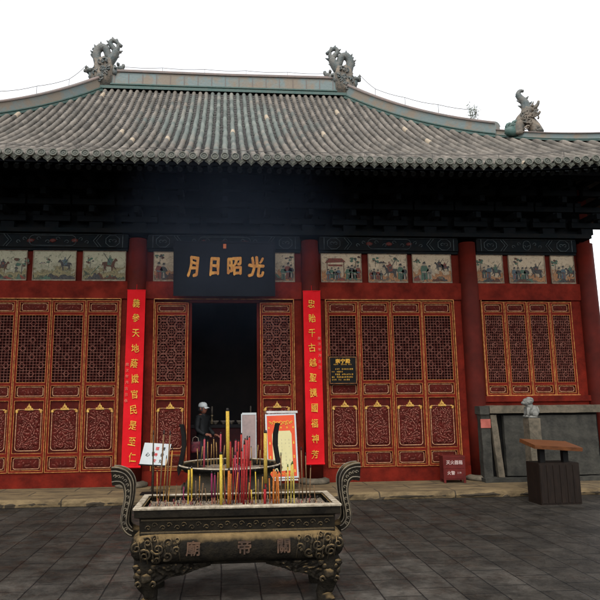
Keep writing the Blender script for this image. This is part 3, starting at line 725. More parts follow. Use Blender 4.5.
mb = MB(); mb.grid(lambda u, v: (-8.6+17.2*u, -1.93+2.0*v, rz(-8.6+17.2*u, 1-.93*0-(2.0*v+.06)/T)-.075), 60, 6); hp(mb, 'soffit', RAFT)

# ridges
def ridge_profile(path, hh, name, w=.13, endcap=True):
    """moulded ridge: path = list of points on the roof surface, hh = heights"""
    rows = [(-1.35, -.08), (-1.35, .06), (-1.0, .10), (-1.25, .13), (-1.25, .19), (-.85, .22), (-.85, .78), (-1.1, .80), (-1.1, .88), (-.9, .90), (-.75, .96), (0, 1.0)]
    prof = rows+[(-a, b) for a, b in rows[::-1][1:]]
    mb = MB(); N = len(prof); P = [Vector(p) for p in path]
    for i, p in enumerate(P):
        t = (P[min(i+1, len(P)-1)]-P[max(0, i-1)]); t.z = 0; t.normalize(); s = Vector((t.y, -t.x, 0))
        for a, b in prof: mb.v.append(tuple(p+s*a*w+Vector((0, 0, b*hh[i]))))
    for i in range(len(P)-1):
        for j in range(N-1):
            b = (prof[j][1]+prof[j+1][1])/2
            mb.m = 1 if b < .21 else (0 if b < .79 else 2)
            mb.smooth = b > .9
            a0 = i*N+j; mb.face((a0, a0+1, a0+N+1, a0+N))
    mb.m = 0; mb.smooth = False
    mb.face(range(N)); mb.face([(len(P)-1)*N+j for j in range(N)][::-1])
    # joints between the moulded blocks
    return hp(mb, name, [RIDGEPANEL, GREENT, CAPT], roof), prof
zr = zf(Yr)
main = [(-Xr+2*Xr*i/24, Yr, zr-.03) for i in range(25)]
ridge_profile(main, [.60+.03*abs(i-12)/12 for i in range(25)], 'main_ridge', .15)
for i in range(1, 18):
    x = -Xr+2*Xr*i/18; mb = MB(); mb.box(x-.008, x+.008, Yr-.14, Yr-.126, zr+.11, zr+.43); hp(mb, 'ridge_joint', CAPT, roof)
for sx in (-1, 1):
    ts = [i/30*.56 for i in range(31)]
    path = [(sx*hipx(t), yt(t), rz(hipx(t), t)-.04) for t in ts]
    ridge_profile(path, [.50-.10*t/.56 for t in ts], 'hip_ridge', .13)
    ts = [.56+i/20*.43 for i in range(21)]
    path = [(sx*hipx(t), yt(t), rz(hipx(t), t)-.03) for t in ts]
    ridge_profile(path, [.20 for t in ts], 'corner_ridge', .11)
# ridge-end dragons
def ridge_dragon(sx):
    root = None; mb = MB(); mb.smooth = True; Y = Yr-.02
    q = lambda L: [(sx*-a, Y, b) for a, b in L]
    mb.prism([(sx*-a, b) for a, b in ((-3.92, 10.7), (-3.86, 11.15), (-3.80, 11.45), (-3.72, 11.62), (-3.36, 11.62), (-3.28, 11.35), (-3.30, 10.95), (-3.36, 10.7))], Y-.17, Y+.17)
    mb.blob((sx*3.6, Y, 11.5), (.25, .2, .2), 2, .25, 3); mb.blob((sx*3.62, Y-.05, 11.05), (.27, .2, .34), 2, .25, 5)
    d = hp(mb, 'ridge_dragon', DRAGT, roof)
    mb = MB(); mb.smooth = True
    def cat(P, r):
        # smooth the traced path
        out = []; V = [Vector(p) for p in P]
        for i in range(len(V)-1):
            a, b, c, e = V[max(0, i-1)], V[i], V[i+1], V[min(len(V)-1, i+2)]
            for t in (0, .25, .5, .75): out.append(.5*((2*b)+(-a+c)*t+(2*a-5*b+4*c-e)*t*t+(-a+3*b-3*c+e)*t**3))
        out.append(V[-1]); n = len(out)-1
        mb.tube(out, [r[0]+(r[1]-r[0])*i/n for i in range(n+1)], 9)
    cat(q([(-3.72, 11.5), (-3.78, 11.74), (-3.77, 11.92), (-3.66, 12.03), (-3.54, 11.99), (-3.48, 11.87), (-3.44, 11.74), (-3.36, 11.66)]), (.13, .10))
    cat(q([(-3.45, 11.5), (-3.30, 11.74), (-3.22, 11.92)]), (.15, .11))
    cat(q([(-3.22, 11.9), (-3.32, 12.03), (-3.40, 12.14), (-3.37, 12.25), (-3.27, 12.25), (-3.18, 12.17), (-3.07, 12.08)]), (.085, .05))
    cat(q([(-3.24, 11.9), (-3.17, 12.06), (-3.22, 12.31)]), (.085, .03))
    for a, b in ((-3.86, 11.98), (-3.9, 11.8), (-3.7, 12.12), (-3.12, 11.9)): mb.blob((sx*-a, Y, b), (.06, .04, .05), 1, .3, a)
    for i, (a, b, da, db) in enumerate(((-3.86, 11.7, -.09, .05), (-3.89, 11.85, -.09, .07), (-3.82, 12.02, -.05, .1), (-3.68, 12.12, .0, .1), (-3.52, 12.08, .06, .08), (-3.22, 11.72, .1, .03), (-3.13, 11.9, .1, .04), (-3.44, 12.2, -.08, .06), (-3.33, 12.3, -.02, .08), (-3.4, 12.02, -.07, .0))):
        mb.tube([(sx*-a, Y, b), (sx*-(a+da*.5), Y, b+db*.5), (sx*-(a+da), Y, b+db)], [.045, .03, .01], 6)
    hp(mb, 'tail', DRAGB, d)
    mb = MB(); mb.smooth = True
    for i in range(22):
        r_ = random.Random(i+40); cx, cz, r0, a0 = 3.6+r_.uniform(-.2, .2), r_.uniform(10.85, 11.55), r_.uniform(.05, .10), r_.uniform(0, 6)
        mb.tube([(sx*(cx+r0*(1-q/11)*math.cos(a0+q*.6)), Y-.19-.05*q/9, cz+r0*(1-q/11)*math.sin(a0+q*.6)) for q in range(10)], [.030*(1-q/14) for q in range(10)], 6)
    mb.blob((sx*3.26, Y, 11.22), (.19, .18, .17), 2, .3, 8); mb.blob((sx*3.08, Y, 11.36), (.10, .12, .09), 2, .3, 9)
    cat(q([(-3.38, 11.2), (-3.44, 11.05), (-3.36, 10.92), (-3.22, 10.9), (-3.12, 10.98)]), (.10, .06))
    cat(q([(-3.28, 11.3), (-3.14, 11.36), (-3.02, 11.42), (-3.0, 11.5)]), (.09, .045))
    mb.blob((sx*3.2, Y-.16, 11.3), (.05, .05, .05), 1, .1, 1)
    for a, b in ((-3.36, 11.42), (-3.16, 11.5), (-3.4, 11.3)): mb.blob((sx*-a, Y, b), (.05, .12, .07), 1, .3, a)
    hp(mb, 'head', DRAGB, d)
    mb = MB(); mb.smooth = True
    mb.blob((sx*3.98, Y, 11.28), (.13, .11, .09), 2, .4, 2); mb.blob((sx*4.06, Y, 11.36), (.06, .07, .06), 1, .3, 4); mb.blob((sx*3.92, Y, 11.1), (.08, .1, .14), 2, .3, 6)
    hp(mb, 'mane', DRAGB, d)
ridge_dragon(-1); ridge_dragon(1)
def hip_dragon(sx):
    t = .635; X, Y, Z = hipx(t), yt(t), rz(hipx(t), t)+.08
    mb = MB(); mb.smooth = True
    def P(a, b, dy=0): return (sx*(X+.06+a*.95), Y-a*.25+dy, Z+b*1.08)
    def pth(L, ra, rb):
        V = [Vector(P(*p)) for p in L]; out = []
        for i in range(len(V)-1):
            a, b, c, e = V[max(0, i-1)], V[i], V[i+1], V[min(len(V)-1, i+2)]
            for u in (0, .33, .66): out.append(.5*((2*b)+(-a+c)*u+(2*a-5*b+4*c-e)*u*u+(-a+3*b-3*c+e)*u**3))
        out.append(V[-1]); n = len(out)-1; mb.tube(out, [ra+(rb-ra)*i/n for i in range(n+1)], 9)
    def spikes(L, s):
        for i, (a, b, da, db) in enumerate(L): mb.tube([P(a, b), P(a+da*.5, b+db*.5), P(a+da, b+db)], [s, s*.7, s*.2], 6)
    # coiled neck rising from the ridge, head turned up and outward, curled tail behind
    pth([(-.22, .02), (-.20, .2), (-.12, .36), (.0, .44)], .13, .15)
    pth([(.2, .02), (.14, .16), (.05, .30), (-.02, .46), (.02, .60)], .15, .12)
    for i in range(26):
        r_ = random.Random(i); cx, cz, r0, a0 = r_.uniform(-.2, .16), r_.uniform(.06, .48), r_.uniform(.035, .07), r_.uniform(0, 6)
        mb.tube([P(cx+r0*(1-q/11)*math.cos(a0+q*.6), cz+r0*(1-q/11)*math.sin(a0+q*.6), -.13-.03*q/9) for q in range(10)], [.022*(1-q/14) for q in range(10)], 6)
    d = hp(mb, 'hip_dragon', DRAGT, roof)
    mb = MB(); mb.smooth = True
    pth([(.0, .5), (-.01, .64), (-.04, .76), (-.12, .86), (-.16, .95), (-.11, 1.02), (-.03, 1.01)], .12, .03)
    spikes([(-.10, .66, -.09, .03), (-.12, .77, -.09, .04), (.06, .70, .08, .06), (.0, .82, .07, .07), (-.16, .88, -.07, .03)], .035)
    hp(mb, 'tail', DRAGB, d)
    mb = MB(); mb.smooth = True
    mb.blob(P(.06, .58), (.12, .11, .10), 2, .3, 2)
    pth([(.08, .60), (.18, .62), (.25, .68), (.28, .76)], .065, .025)
    pth([(.08, .50), (.17, .46), (.25, .47), (.29, .52)], .06, .025)
    mb.blob(P(.09, .63, -.09), (.04, .03, .04), 1)
    spikes([(.0, .66, -.06, .13), (.06, .68, -.01, .12), (.12, .66, .05, .10), (-.03, .58, -.12, .07), (.2, .5, .0, -.07), (.16, .6, .01, -.06), (.22, .63, .01, -.06), (.02, .45, .1, -.06), (.05, .36, .12, -.02)], .032)
    hp(mb, 'head', DRAGT, d)
    mb = MB(); mb.smooth = True
    for a, b, r in ((-.28, .12, .13), (-.40, .10, .12), (-.30, .24, .10), (-.44, .2, .09), (-.36, .16, .13)):
        V = [P(a+r*(1-i/10)*math.cos(i*.7), b+r*(1-i/10)*math.sin(i*.7), -.05) for i in range(9)]; mb.tube(V, .045, 7)
    mb.blob(P(-.36, .12), (.2, .12, .14), 2, .3, 9)
    hp(mb, 'scroll', GREENT, d)
hip_dragon(1); hip_dragon(-1)
# lightning wire on short rods along the ridges and over the eave
mb = MB()
top = [(-hipx(t), yt(t), rz(hipx(t), t)+.62) for t in (.5, .38, .26, .14)] + [(-4.0, Yr-.3, zr+.55)]
def wire(P, rodlen):
    mb = MB()
    for i in range(len(P)-1):
        a, b = Vector(P[i]), Vector(P[i+1]); mb.tube([a.lerp(b, j/4)-Vector((0, 0, .03*math.sin(math.pi*j/4))) for j in range(5)], .007, 4)
    for p in P: mb.tube([(p[0], p[1], p[2]-rodlen), p], .007, 4)
    hp(mb, 'lightning_wire', WIRE, roof)
wire(top, .22); wire([(-x, y, z) for x, y, z in top], .22)
wire([(-3.1+i*1.24, Yr, zr+.72) for i in range(6)], .14)
te = .93
wire([(x*1.3, yt(te), rz(x*1.3, te)+.16) for x in range(-6, 7)], .12)
# ------------------------------------------------------------------ things on and before the hall
# name board over the door, leaning forward
pl = thing('name_board', 'wide black name board with four gold characters hung over the open doorway', 'sign', (0, -.28, 3.75), (R(7), 0, 0))
mb = MB(); mb.box(-1.0, 1.0, -.03, .03, 0, 1.085); build(mb, 'board', PLAQ, pl, (0, 0, 0))
mb = MB(); gilt_rect(mb, -1.0, 1.0, 0, 1.085, -.03, .035, .012); build(mb, 'border', PLAQ, pl, (0, 0, 0))
for ch, x, z, w_, h, rt in (('月', -.62, .575, .19, .40, -4), ('日', -.20, .585, .165, .35, -2), ('昭', .195, .585, .27, .34, 2), ('光', .63, .585, .30, .40, -3)):
    mb = MB(); bold_glyphs(mb, fit(glyphs(ch, .4, .012, 0, .075, ord(ch) % 7), w_, h), x, z, -.042, 1, R(rt), .014); build(mb, 'character', PGOLD, pl, (0, 0, 0), fix=False)
mb = MB(); mb.box(-.03, .03, -.042, -.03, .94, 1.03); s_ = build(mb, 'seal', mat('seal_red', (.5, .09, .04)), pl, (0, 0, 0))
mb = MB(); gilt_rect(mb, -.02, .02, .95, 1.02, -.042, .006, .003); mb.box(-.004, .004, -.045, -.042, .96, 1.01); build(mb, 'mark', PGOLD, s_, (0, 0, 0))

# couplet banners on the pillars beside the door
PINKL = mat('pink_letter', (.62, .14, .09))
def banner(x, txt, lab, tilt, side, sidez):
    t = thing('couplet_banner', lab, 'banner', (x, -.222, .47), (0, tilt, 0), 'red couplet banners on the door pillars')
    mb = MB(); Wd, Hh = .35, 3.40
    mb.grid(lambda u, v: (-Wd/2+Wd*u, -.010*math.cos((u-.5)*2.4)+.012*mn.noise(Vector((u*2.2, v*8, x)))+.005*mn.noise(Vector((u*5, v*22, x))), .05+(Hh-.05)*v), 10, 60); mb.smooth = True
    mb.grid(lambda u, v: (-Wd/2+Wd*u, .006-.010*math.cos((u-.5)*2.4), .05+(Hh-.05)*v), 4, 4)
    build(mb, 'cloth', BANNER, t, (0, 0, 0), fix=False)
    mb = MB(); mb.tube([(-Wd/2-.005, 0, .03), (Wd/2+.005, 0, .03)], .022, 10); build(mb, 'lower_rod', BANNER, t, (0, 0, 0))
    mb = MB(); mb.tube([(-Wd/2-.005, 0, Hh), (Wd/2+.005, 0, Hh)], .012, 8); mb.tube([(0, 0, Hh), (0, .02, Hh+.12)], .004, 5); build(mb, 'upper_rod', BANNER, t, (0, 0, 0))
    n = len(txt)
    for i, ch in enumerate(txt):
        z = Hh-.26-i*(Hh-.47)/(n-1)
        mb = MB(); bold_glyphs(mb, glyphs(ch, .165, .0008, 0, .085, i+x), rng.uniform(-.014, .014)+(-.01 if side > 0 else .015), z, -.022, .82, R(rng.uniform(-9, 9)), .0012); build(mb, 'character', GOLD, t, (0, 0, 0), fix=False)
    for i, ch in enumerate(sidez[1]):
        mb = MB(); add_glyphs(mb, glyphs(ch, .062, .001, 0, .08, i), side*.128, sidez[0]-i*.115, -.021, 1, R(rng.uniform(-6, 6)))
        build(mb, 'small_character', PINKL, t, (0, 0, 0), fix=False)
banner(-1.74, '義參天地蔭縱官民是至仁', 'long red banner with gold writing on the pillar left of the doorway', R(.3), -1, (1.95, '歲次年月吉日敬'))
banner(1.755, '忠貽千古越聖護國福神芳', 'long red banner with gold writing on the pillar right of the doorway', R(-.2), 1, (2.45, '歲次年月吉日'))

# small black notice on the lattice
t = thing('notice_plate', 'small black notice with gold lettering hung on the lattice right of the right banner', 'sign', (2.37, -.06, 2.01))
mb = MB(); mb.box(-.285, .285, -.012, .02, 0, .565); build(mb, 'plate', BLACK, t, (0, 0, 0))
mb = MB(); gilt_rect(mb, -.27, .27, .018, .547, -.012, .007, .004); build(mb, 'border', GILT, t, (0, 0, 0))
mb = MB(); bold_glyphs(mb, glyphs('崇宁殿', .09, .001), 0, .465, -.014, 1.05, 0, .0022)
def dashes(mb, x0, x1, z, h, y, seed, wd=.02):
    r_ = random.Random(seed); x = x0
    while x < x1-wd:
        q = r_.random()
        if q > .1:
            a = wd*r_.uniform(.7, 1)
            mb.box(x, x+a, y, y+.002, z+h*.42, z+h*.58); mb.box(x+a*.4, x+a*.58, y-.0004, y+.002, z, z+h)
            if q > .5: mb.box(x+.1*a, x+.9*a, y-.0002, y+.002, z+h*.85, z+h)
            if q > .7: mb.box(x+.1*a, x+.9*a, y-.0002, y+.002, z, z+h*.15)
        x += wd*1.25
dashes(mb, -.19, .2, .385, .024, -.014, 1)
for i, (a, b) in enumerate(((-.16, .23), (-.23, .03), (-.16, .23), (-.23, .23), (-.23, .15))): dashes(mb, a, b, .29-.053*i, .03, -.014, i+3, .027)
build(mb, 'lettering', GOLD, t, (0, 0, 0), fix=False)

# white handwritten board on a stand, left
t = thing('written_board', 'white board with handwritten characters tilted on a black stand left of doorway', 'sign', (-1.245, -1.0, .12), (0, R(0), 0))
Mb = Matrix.Translation((0, 0, .5)) @ Matrix.Rotation(R(-12), 4, 'X') @ Matrix.Rotation(R(4), 4, 'Y')
def tm(mb, M): mb.v = [tuple(M @ Vector(v)) for v in mb.v]
sk = Matrix(((1, 0, .14, 0), (0, 1, 0, 0), (0, 0, 1, 0), (0, 0, 0, 1)))
mb = MB(); mb.box(-.235, .235, -.01, .01, 0, .37); tm(mb, Mb @ sk); build(mb, 'board', WHITE, t, (0, 0, 0))
mb = MB(); mb.box(-.245, .245, -.03, .012, -.022, -.002); tm(mb, Mb @ sk); mb.box(-.02, .02, .02, .06, -.0, .72); mb.box(-.2, .2, -.1, .16, 0, .02); build(mb, 'stand', BLACK, t, (0, 0, 0))
for txt, x, z0, h, m in (('请香处', .12, .28, .060, INK), ('心', -.13, .17, .07, INK), ('福寿安', .01, .28, .058, REDINK)):
    for i, ch in enumerate(txt):
        mb = MB(); bold_glyphs(mb, glyphs(ch, h, .001, 0, .07, i), x, z0-.107*i, -.0115, 1, 0, .0015); tm(mb, Mb @ sk); build(mb, 'character', m, t, (0, 0, 0), fix=False)

# poster on an easel
t = thing('poster_easel', 'white framed poster with orange border and cream sheet on an easel', 'poster stand', (1.07, -.80, .12))
Mp = Matrix.Translation((0, 0, .20)) @ Matrix.Rotation(R(-5), 4, 'X') @ Matrix.Rotation(R(-1.5), 4, 'Y')
mb = MB(); mb.box(-.285, .285, -.02, .02, 0, 1.15); tm(mb, Mp); build(mb, 'frame', WHITE, t, (0, 0, 0))
mb = MB(); mb.box(-.255, .255, -.0235, -.0205, .03, 1.12); tm(mb, Mp); build(mb, 'border', ORED, t, (0, 0, 0))
mb = MB(); mb.prism([(-.17, .13), (.19, .13), (.19, .78), (.16, .84), (-.14, .84), (-.17, .78)], -.0265, -.0236); tm(mb, Mp); sh = build(mb, 'sheet', CREAM, t, (0, 0, 0))
mb = MB()
for c in range(5):
    r_ = random.Random(c)
    for k in range(10):
        if r_.random() > .25: dashes(mb, -.145+.068*c, -.145+.068*c+.05, .18+.06*k, .03, -.028, c*11+k, .026)
tm(mb, Mp); build(mb, 'lettering', GREYINK, sh, (0, 0, 0), fix=False)
mb = MB(); y = -.026
for s in (-1, 1):
    for k, (a, b, r) in enumerate(((.06, .985, .035), (.12, 1.0, .03), (.17, .975, .03), (.10, .955, .03), (.20, 1.0, .02))):
        mb.tube([(s*(a+r*(1-i/9)*math.cos(i*.8)), y, b+r*.8*(1-i/9)*math.sin(i*.8)) for i in range(8)], .008, 4)
mb.tube([(.03*math.cos(i*.63), y, .985+.03*math.sin(i*.63)) for i in range(10)], .008, 4, True)
for x in (-.225, -.11, 0, .11, .225): mb.box(x-.014, x+.014, y, y+.004, .885, .913)
for z in (.6, .35, .1):
    for x in (-.215, .222): mb.box(x-.012, x+.012, y, y+.004, z, z+.05)
for i in range(6): mb.tube([(-.15+.06*i+.02*math.cos(j*.8), y, .075+.02*math.sin(j*.8)) for j in range(7)], .005, 4)
tm(mb, Mp); build(mb, 'emblem', GOLD, t, (0, 0, 0), fix=False)
mb = MB()
for s in (-1, 1): mb.tube([(s*.2, .06, .0), (s*.24, .10, 1.38)], .014, 8)
mb.tube([(0, .55, 0), (0, .12, 1.36)], .014, 8); mb.box(-.29, .29, .07, .09, 1.36, 1.40); mb.box(-.27, .27, -.06, .05, .165, .185)
build(mb, 'easel', mat('easel_white', (.55, .53, .5), (.4, .38, .35), 8, .5), t, (0, 0, 0))
# upright board left of the poster
t = thing('upright_board', 'narrow grey board with white edge standing inside the threshold left of the poster', 'board', (.46, -.6, .12))
mb = MB(); mb.box(-.125, .125, -.012, .012, .03, 1.33); build(mb, 'panel', mat('grey_pink', (.30, .22, .20), (.22, .17, .16), 5, .6), t, (0, 0, 0))
mb = MB(); mb.box(-.143, -.126, -.016, .014, .03, 1.35); mb.box(-.125, .14, -.016, .014, 1.331, 1.37); mb.box(.126, .14, -.016, .014, .03, 1.33); build(mb, 'edge', WHITE, t, (0, 0, 0))
mb = MB(); mb.box(-.16, .16, -.14, .2, 0, .03); mb.tube([(0, .18, .02), (0, .013, 1.0)], .012, 6); build(mb, 'foot', BLACK, t, (0, 0, 0))

# red extinguisher box
t = thing('extinguisher_box', 'red metal box on short legs with white lettering at foot of right doors', 'box', (4.42, -.30, .12), (0, 0, R(-4)))
mb = MB(); mb.box(-.21, .21, -.13, .13, .06, .50); mb.box(-.215, .215, -.135, .135, .47, .505); build(mb, 'case', BOXRED, t, (0, 0, 0))
for sx in (-1, 1):
    for sy in (-1, 1):
        mb = MB(); mb.box(sx*.19-.02, sx*.19+.02, sy*.11-.02, sy*.11+.02, 0, .0595); build(mb, 'leg', BOXRED, t, (0, 0, 0))
mb = MB(); mb.box(-.19, .19, -.136, -.1302, .085, .26); mb.box(-.19, .19, -.136, -.1302, .275, .46); build(mb, 'door', BOXRED, t, (0, 0, 0))
mb = MB(); bold_glyphs(mb, glyphs('灭火器箱', .078, .001), 0, .385, -.1375, .95, 0, .002); bold_glyphs(mb, glyphs('火警', .07, .001), -.07, .19, -.1375, 1, 0, .002); add_glyphs(mb, glyphs('119', .05, .001), .09, .19, -.1375)
build(mb, 'lettering', LABELW, t, (0, 0, 0), fix=False)

# stone counter under the end window
t = thing('stone_counter', 'weathered grey stone counter with slab front under the far right window', 'stone counter', (6.2, -.35, .12))
def sbox(mb, x0, x1, y0, y1, z0, z1, n=6, j=.008, sd=0):
    k = len(mb.v); bm = bmesh.new(); bmesh.ops.create_cube(bm, size=1); bmesh.ops.subdivide_edges(bm, edges=bm.edges[:], cuts=n, use_grid_fill=True)
    for v in bm.verts:
        p = Vector((x0+(x1-x0)*(v.co.x+.5), y0+(y1-y0)*(v.co.y+.5), z0+(z1-z0)*(v.co.z+.5)))
        p += mn.noise_vector(p*6+Vector((sd, sd, 0)))*j; mb.v.append(tuple(p))
    for f in bm.faces: mb.face([k+v.index for v in f.verts])
    bm.free()
mb = MB(); sbox(mb, -1.0, 1.35, -.06, .33, 1.30, 1.445, 12); build(mb, 'cap', LSTONE, t, (0, 0, 0))
mb = MB(); sbox(mb, -1.2, -1.005, -.04, .33, 1.28, 1.44); build(mb, 'cap_block', STONE, t, (0, 0, 0))
mb = MB(); sbox(mb, -1.17, -.99, -.0, .33, .06, 1.275); build(mb, 'end_block', STONE, t, (0, 0, 0))
mb = MB(); mb.box(-1.185, -.985, -.016, -.004, 1.02, 1.19); build(mb, 'notice', mat('faded_red', (.36, .10, .075), (.28, .07, .05), 8, .7), t, (0, 0, 0))
mb = MB(); sbox(mb, -.06, .06, -.03, .08, 0, 1.19, 8); mb.v = [(v[0]-.93+.10*(1-v[2]/1.2), v[1], v[2]+.08) for v in mb.v]; build(mb, 'stone_post', LSTONE, t, (0, 0, 0))
mb = MB(); mb.box(-.98, 1.3, .13, .33, .06, 1.295); build(mb, 'back', BLACK, t, (0, 0, 0))  # black colour stands in for the shade inside the recess
mb = MB(); sbox(mb, -.71, 1.2, .0, .10, .10, 1.25, 10, .01, 4); build(mb, 'slab', STONE, t, (0, 0, 0))
mb = MB(); sbox(mb, -1.21, 1.4, -.14, .33, 0, .075, 12, .01, 7); build(mb, 'plinth', STONE, t, (0, 0, 0))

# lion post at the terrace edge
t = thing('lion_post', 'pale square stone post topped by a small seated stone lion', 'stone post', (5.66, -1.12, .12))
mb = MB(); sbox(mb, -.11, .11, -.11, .11, 0, 1.23, 8, .006); build(mb, 'post', LSTONE, t, (0, 0, 0))
mb = MB(); mb.smooth = True; B = mb.blob
B((0, 0, 1.25), (.115, .10, .03), 2, .1); B((.03, 0, 1.36), (.085, .075, .11), 3, .12, 2); B((-.02, 0, 1.43), (.07, .07, .09), 3, .12, 3)
B((-.06, 0, 1.52), (.075, .075, .075), 3, .12, 4); B((-.13, 0, 1.50), (.045, .045, .035), 2, .1, 5); B((-.03, 0, 1.54), (.075, .085, .07), 3, .3, 6)
for s in (-1, 1):
    mb.tube([(-.06, s*.045, 1.42), (-.085, s*.05, 1.33), (-.085, s*.05, 1.27)], [.035, .026, .03], 8); B((-.1, s*.05, 1.265), (.035, .028, .02), 2)
    B((.05, s*.065, 1.31), (.06, .03, .06), 2); B((-.02, s*.05, 1.585), (.02, .015, .028), 1); B((-.12, s*.03, 1.535), (.012, .012, .012), 1)
mb.tube([(.10, 0, 1.28), (.14, 0, 1.36), (.12, 0, 1.44)], [.03, .03, .015], 8)
build(mb, 'lion', mat('lion_stone', (.19, .185, .165), (.10, .10, .09), 8, .85, bump=.3), t, (0, 0, 0))

# wooden stand with sloping orange top, far right
t = thing('wooden_lectern', 'dark wooden stand with a sloping orange top beside the lion post', 'stand', (5.42, -2.02, 0), (0, 0, R(2)))
mb = MB(); mb.box(-.28, .42, -.20, .2, 0, .66); build(mb, 'body', WOODD, t, (0, 0, 0))
mb = MB()
for i in range(6): mb.box(-.27+.115*i, -.27+.115*i+.1, -.208, -.2002, .03, .63)
build(mb, 'planks', WOODD, t, (0, 0, 0))
for a in (-.19, .22): mb = MB(); mb.box(a, a+.09, -.1, -.02, .6605, .90); build(mb, 'support', BLACK, t, (0, 0, 0))
mb = MB(); mb.box(-.36, .48, -.26, .22, -.03, .03, Matrix.Translation((0, 0, .945)) @ Matrix.Rotation(R(9), 4, 'X') @ Matrix.Rotation(R(4), 4, 'Y')); build(mb, 'top', WOODO, t, (0, 0, 0))

# ------------------------------------------------------------------ inside the doorway
t = thing('altar_table', 'dark altar table inside the doorway behind the round censer', 'altar table', (.2, 2.2, .12))
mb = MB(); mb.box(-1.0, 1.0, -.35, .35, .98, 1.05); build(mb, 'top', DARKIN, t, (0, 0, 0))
mb = MB(); mb.box(-.95, .95, -.32, .32, .0, .98); build(mb, 'cloth', mat('altar_cloth', (.06, .012, .014), (.03, .01, .012), 5, .8), t, (0, 0, 0))
BRASS = mat('altar_brass', (.35, .27, .16), (.2, .15, .09), 9, .35, metal=.6)
PALE = mat('offering_pale', (.26, .22, .18), (.16, .13, .10), 20)
grp = 'offering bowls on the altar table'; bw = None
for i in range(9):
    if bw is None:
        mb = MB(); mb.smooth = True; mb.lathe([(.03, 0), (.035, .02), (.06, .05), (.075, .085), (.065, .085), (.05, .06)], 16)
        bw = tag(build(mb, 'offering_bowl', PALE, None, (0, 0, 0)), 'pale bowl in the row along the front edge of the altar table', 'bowl', grp); o = bw
    else: o = dup(bw)
    o.location = (-.55+.18*i, 1.98, 1.171)
for x, lab in ((-.28, 'brass candlestick with tall white candle, left one on the altar table'), (.62, 'brass candlestick with tall white candle, right one on the altar table')):
    t = thing('candlestick', lab, 'candlestick', (x, 2.25, 1.171))
    mb = MB(); mb.smooth = True; mb.lathe([(.07, 0), (.06, .02), (.02, .05), (.03, .1), (.015, .16), (.045, .2), (.02, .21)], 14); build(mb, 'base', BRASS, t, (0, 0, 0))
    mb = MB(); mb.smooth = True; mb.lathe([(.018, .2102), (.017, .4), (.004, .405)], 10); build(mb, 'candle', PALE, t, (0, 0, 0))

# person in a white cap
P0 = Vector((-.43, .55, .12))
pr_ = thing('person', 'person in dark jacket and white cap standing just inside the doorway', 'person', P0, (0, 0, R(58)))
def skin_obj(name, verts, edges, radii, m, parent, sub=2):
    me = bpy.data.meshes.new(name); me.from_pydata(verts, edges, []); me.update()
    o = bpy.data.objects.new(name, me); COL.objects.link(o)
    md = o.modifiers.new('s', 'SKIN'); md.use_smooth_shade = True
    sv = me.skin_vertices[0].data
    for i, r in enumerate(radii): sv[i].radius = r if isinstance(r, tuple) else (r, r); sv[i].use_root = (i == 0)
    sb = o.modifiers.new('u', 'SUBSURF'); sb.levels = sub; sb.render_levels = sub
    dg = bpy.context.evaluated_depsgraph_get(); dg.update()
    m2 = bpy.data.meshes.new_from_object(o.evaluated_get(dg)); bpy.data.objects.remove(o); bpy.data.meshes.remove(me)
    m2.materials.clear()
    for q in (m if isinstance(m, list) else [m]): m2.materials.append(q)
    m2.name = name
    return link(name, m2, parent)
JACK = mat('jacket', (.005, .006, .0065), (.011, .012, .013), 8, .75, bump=.2); SKIN = mat('skin', (.22, .085, .055), (.17, .065, .042), 6, .55); TROU = mat('trousers', (.02, .02, .026), (.028, .028, .034), 8, .8)
# faces local -y; height to the crown 1.52
V = [(0, 0, .82), (0, .0, 1.0), (0, .005, 1.18), (0, .01, 1.28), (0, -.005, 1.335),
     (-.16, .01, 1.255), (-.215, .0, 1.02), (-.17, -.17, .93), (.16, .01, 1.255), (.215, .0, 1.02), (.17, -.17, .90),
     (-.09, 0, .76), (-.095, -.01, .44), (-.10, .01, .08), (.09, 0, .76), (.095, -.01, .44), (.10, .01, .08), (-.10, -.12, .035), (.10, -.12, .035)]
Ed = [(0, 1), (1, 2), (2, 3), (3, 4), (3, 5), (5, 6), (6, 7), (3, 8), (8, 9), (9, 10), (0, 11), (11, 12), (12, 13), (0, 14), (14, 15), (15, 16), (13, 17), (16, 18)]
Rd = [(.15, .11), (.145, .105), (.155, .115), (.11, .085), .055, .065, .05, .036, .065, .05, .036, .085, .062, .045, .085, .062, .045, .035, .035]
body = skin_obj('body', V, Ed, Rd, [JACK, SKIN, TROU], pr_)
for p in body.data.polygons: p.material_index = 1 if p.center.z > 1.315 else (2 if p.center.z < .80 else 0)
mb = MB(); mb.smooth = True
mb.grid(lambda u, v: ((.075-.012*v)*math.cos(6.2832*u), .0+(.07-.01*v)*math.sin(6.2832*u), 1.285+.055*v+.012*math.sin(6.2832*u)), 24, 4); build(mb, 'collar', JACK, pr_, (0, 0, 0), fix=False)
for v in body.data.vertices:
    if v.co.z < 1.27: v.co += v.normal*.010*mn.noise(Vector((v.co.x*9, v.co.y*9, v.co.z*22)))
mb = MB(); mb.smooth = True
bm = bmesh.new(); bmesh.ops.create_uvsphere(bm, u_segments=28, v_segments=20, radius=1)
k0 = 0
for v in bm.verts:
    x, y, z = v.co; fx = .074*x; fy = .092*y; fz = .112*z
    if z < 0: fx *= 1+.28*z; fy = fy*(1+.12*z)-.012*(-z)
    nose = math.exp(-((x*.074)/.013)**2-((z*.112+.012)/.022)**2) if y < 0 else 0
    eye = (math.exp(-((abs(x)*.074-.030)/.014)**2-((z*.112-.012)/.012)**2)) if y < 0 else 0
    mouth = math.exp(-((x*.074)/.024)**2-((z*.112+.052)/.008)**2) if y < 0 else 0
    mb.v.append((fx, fy-.024*nose+.009*eye+.004*mouth, 1.435+fz))
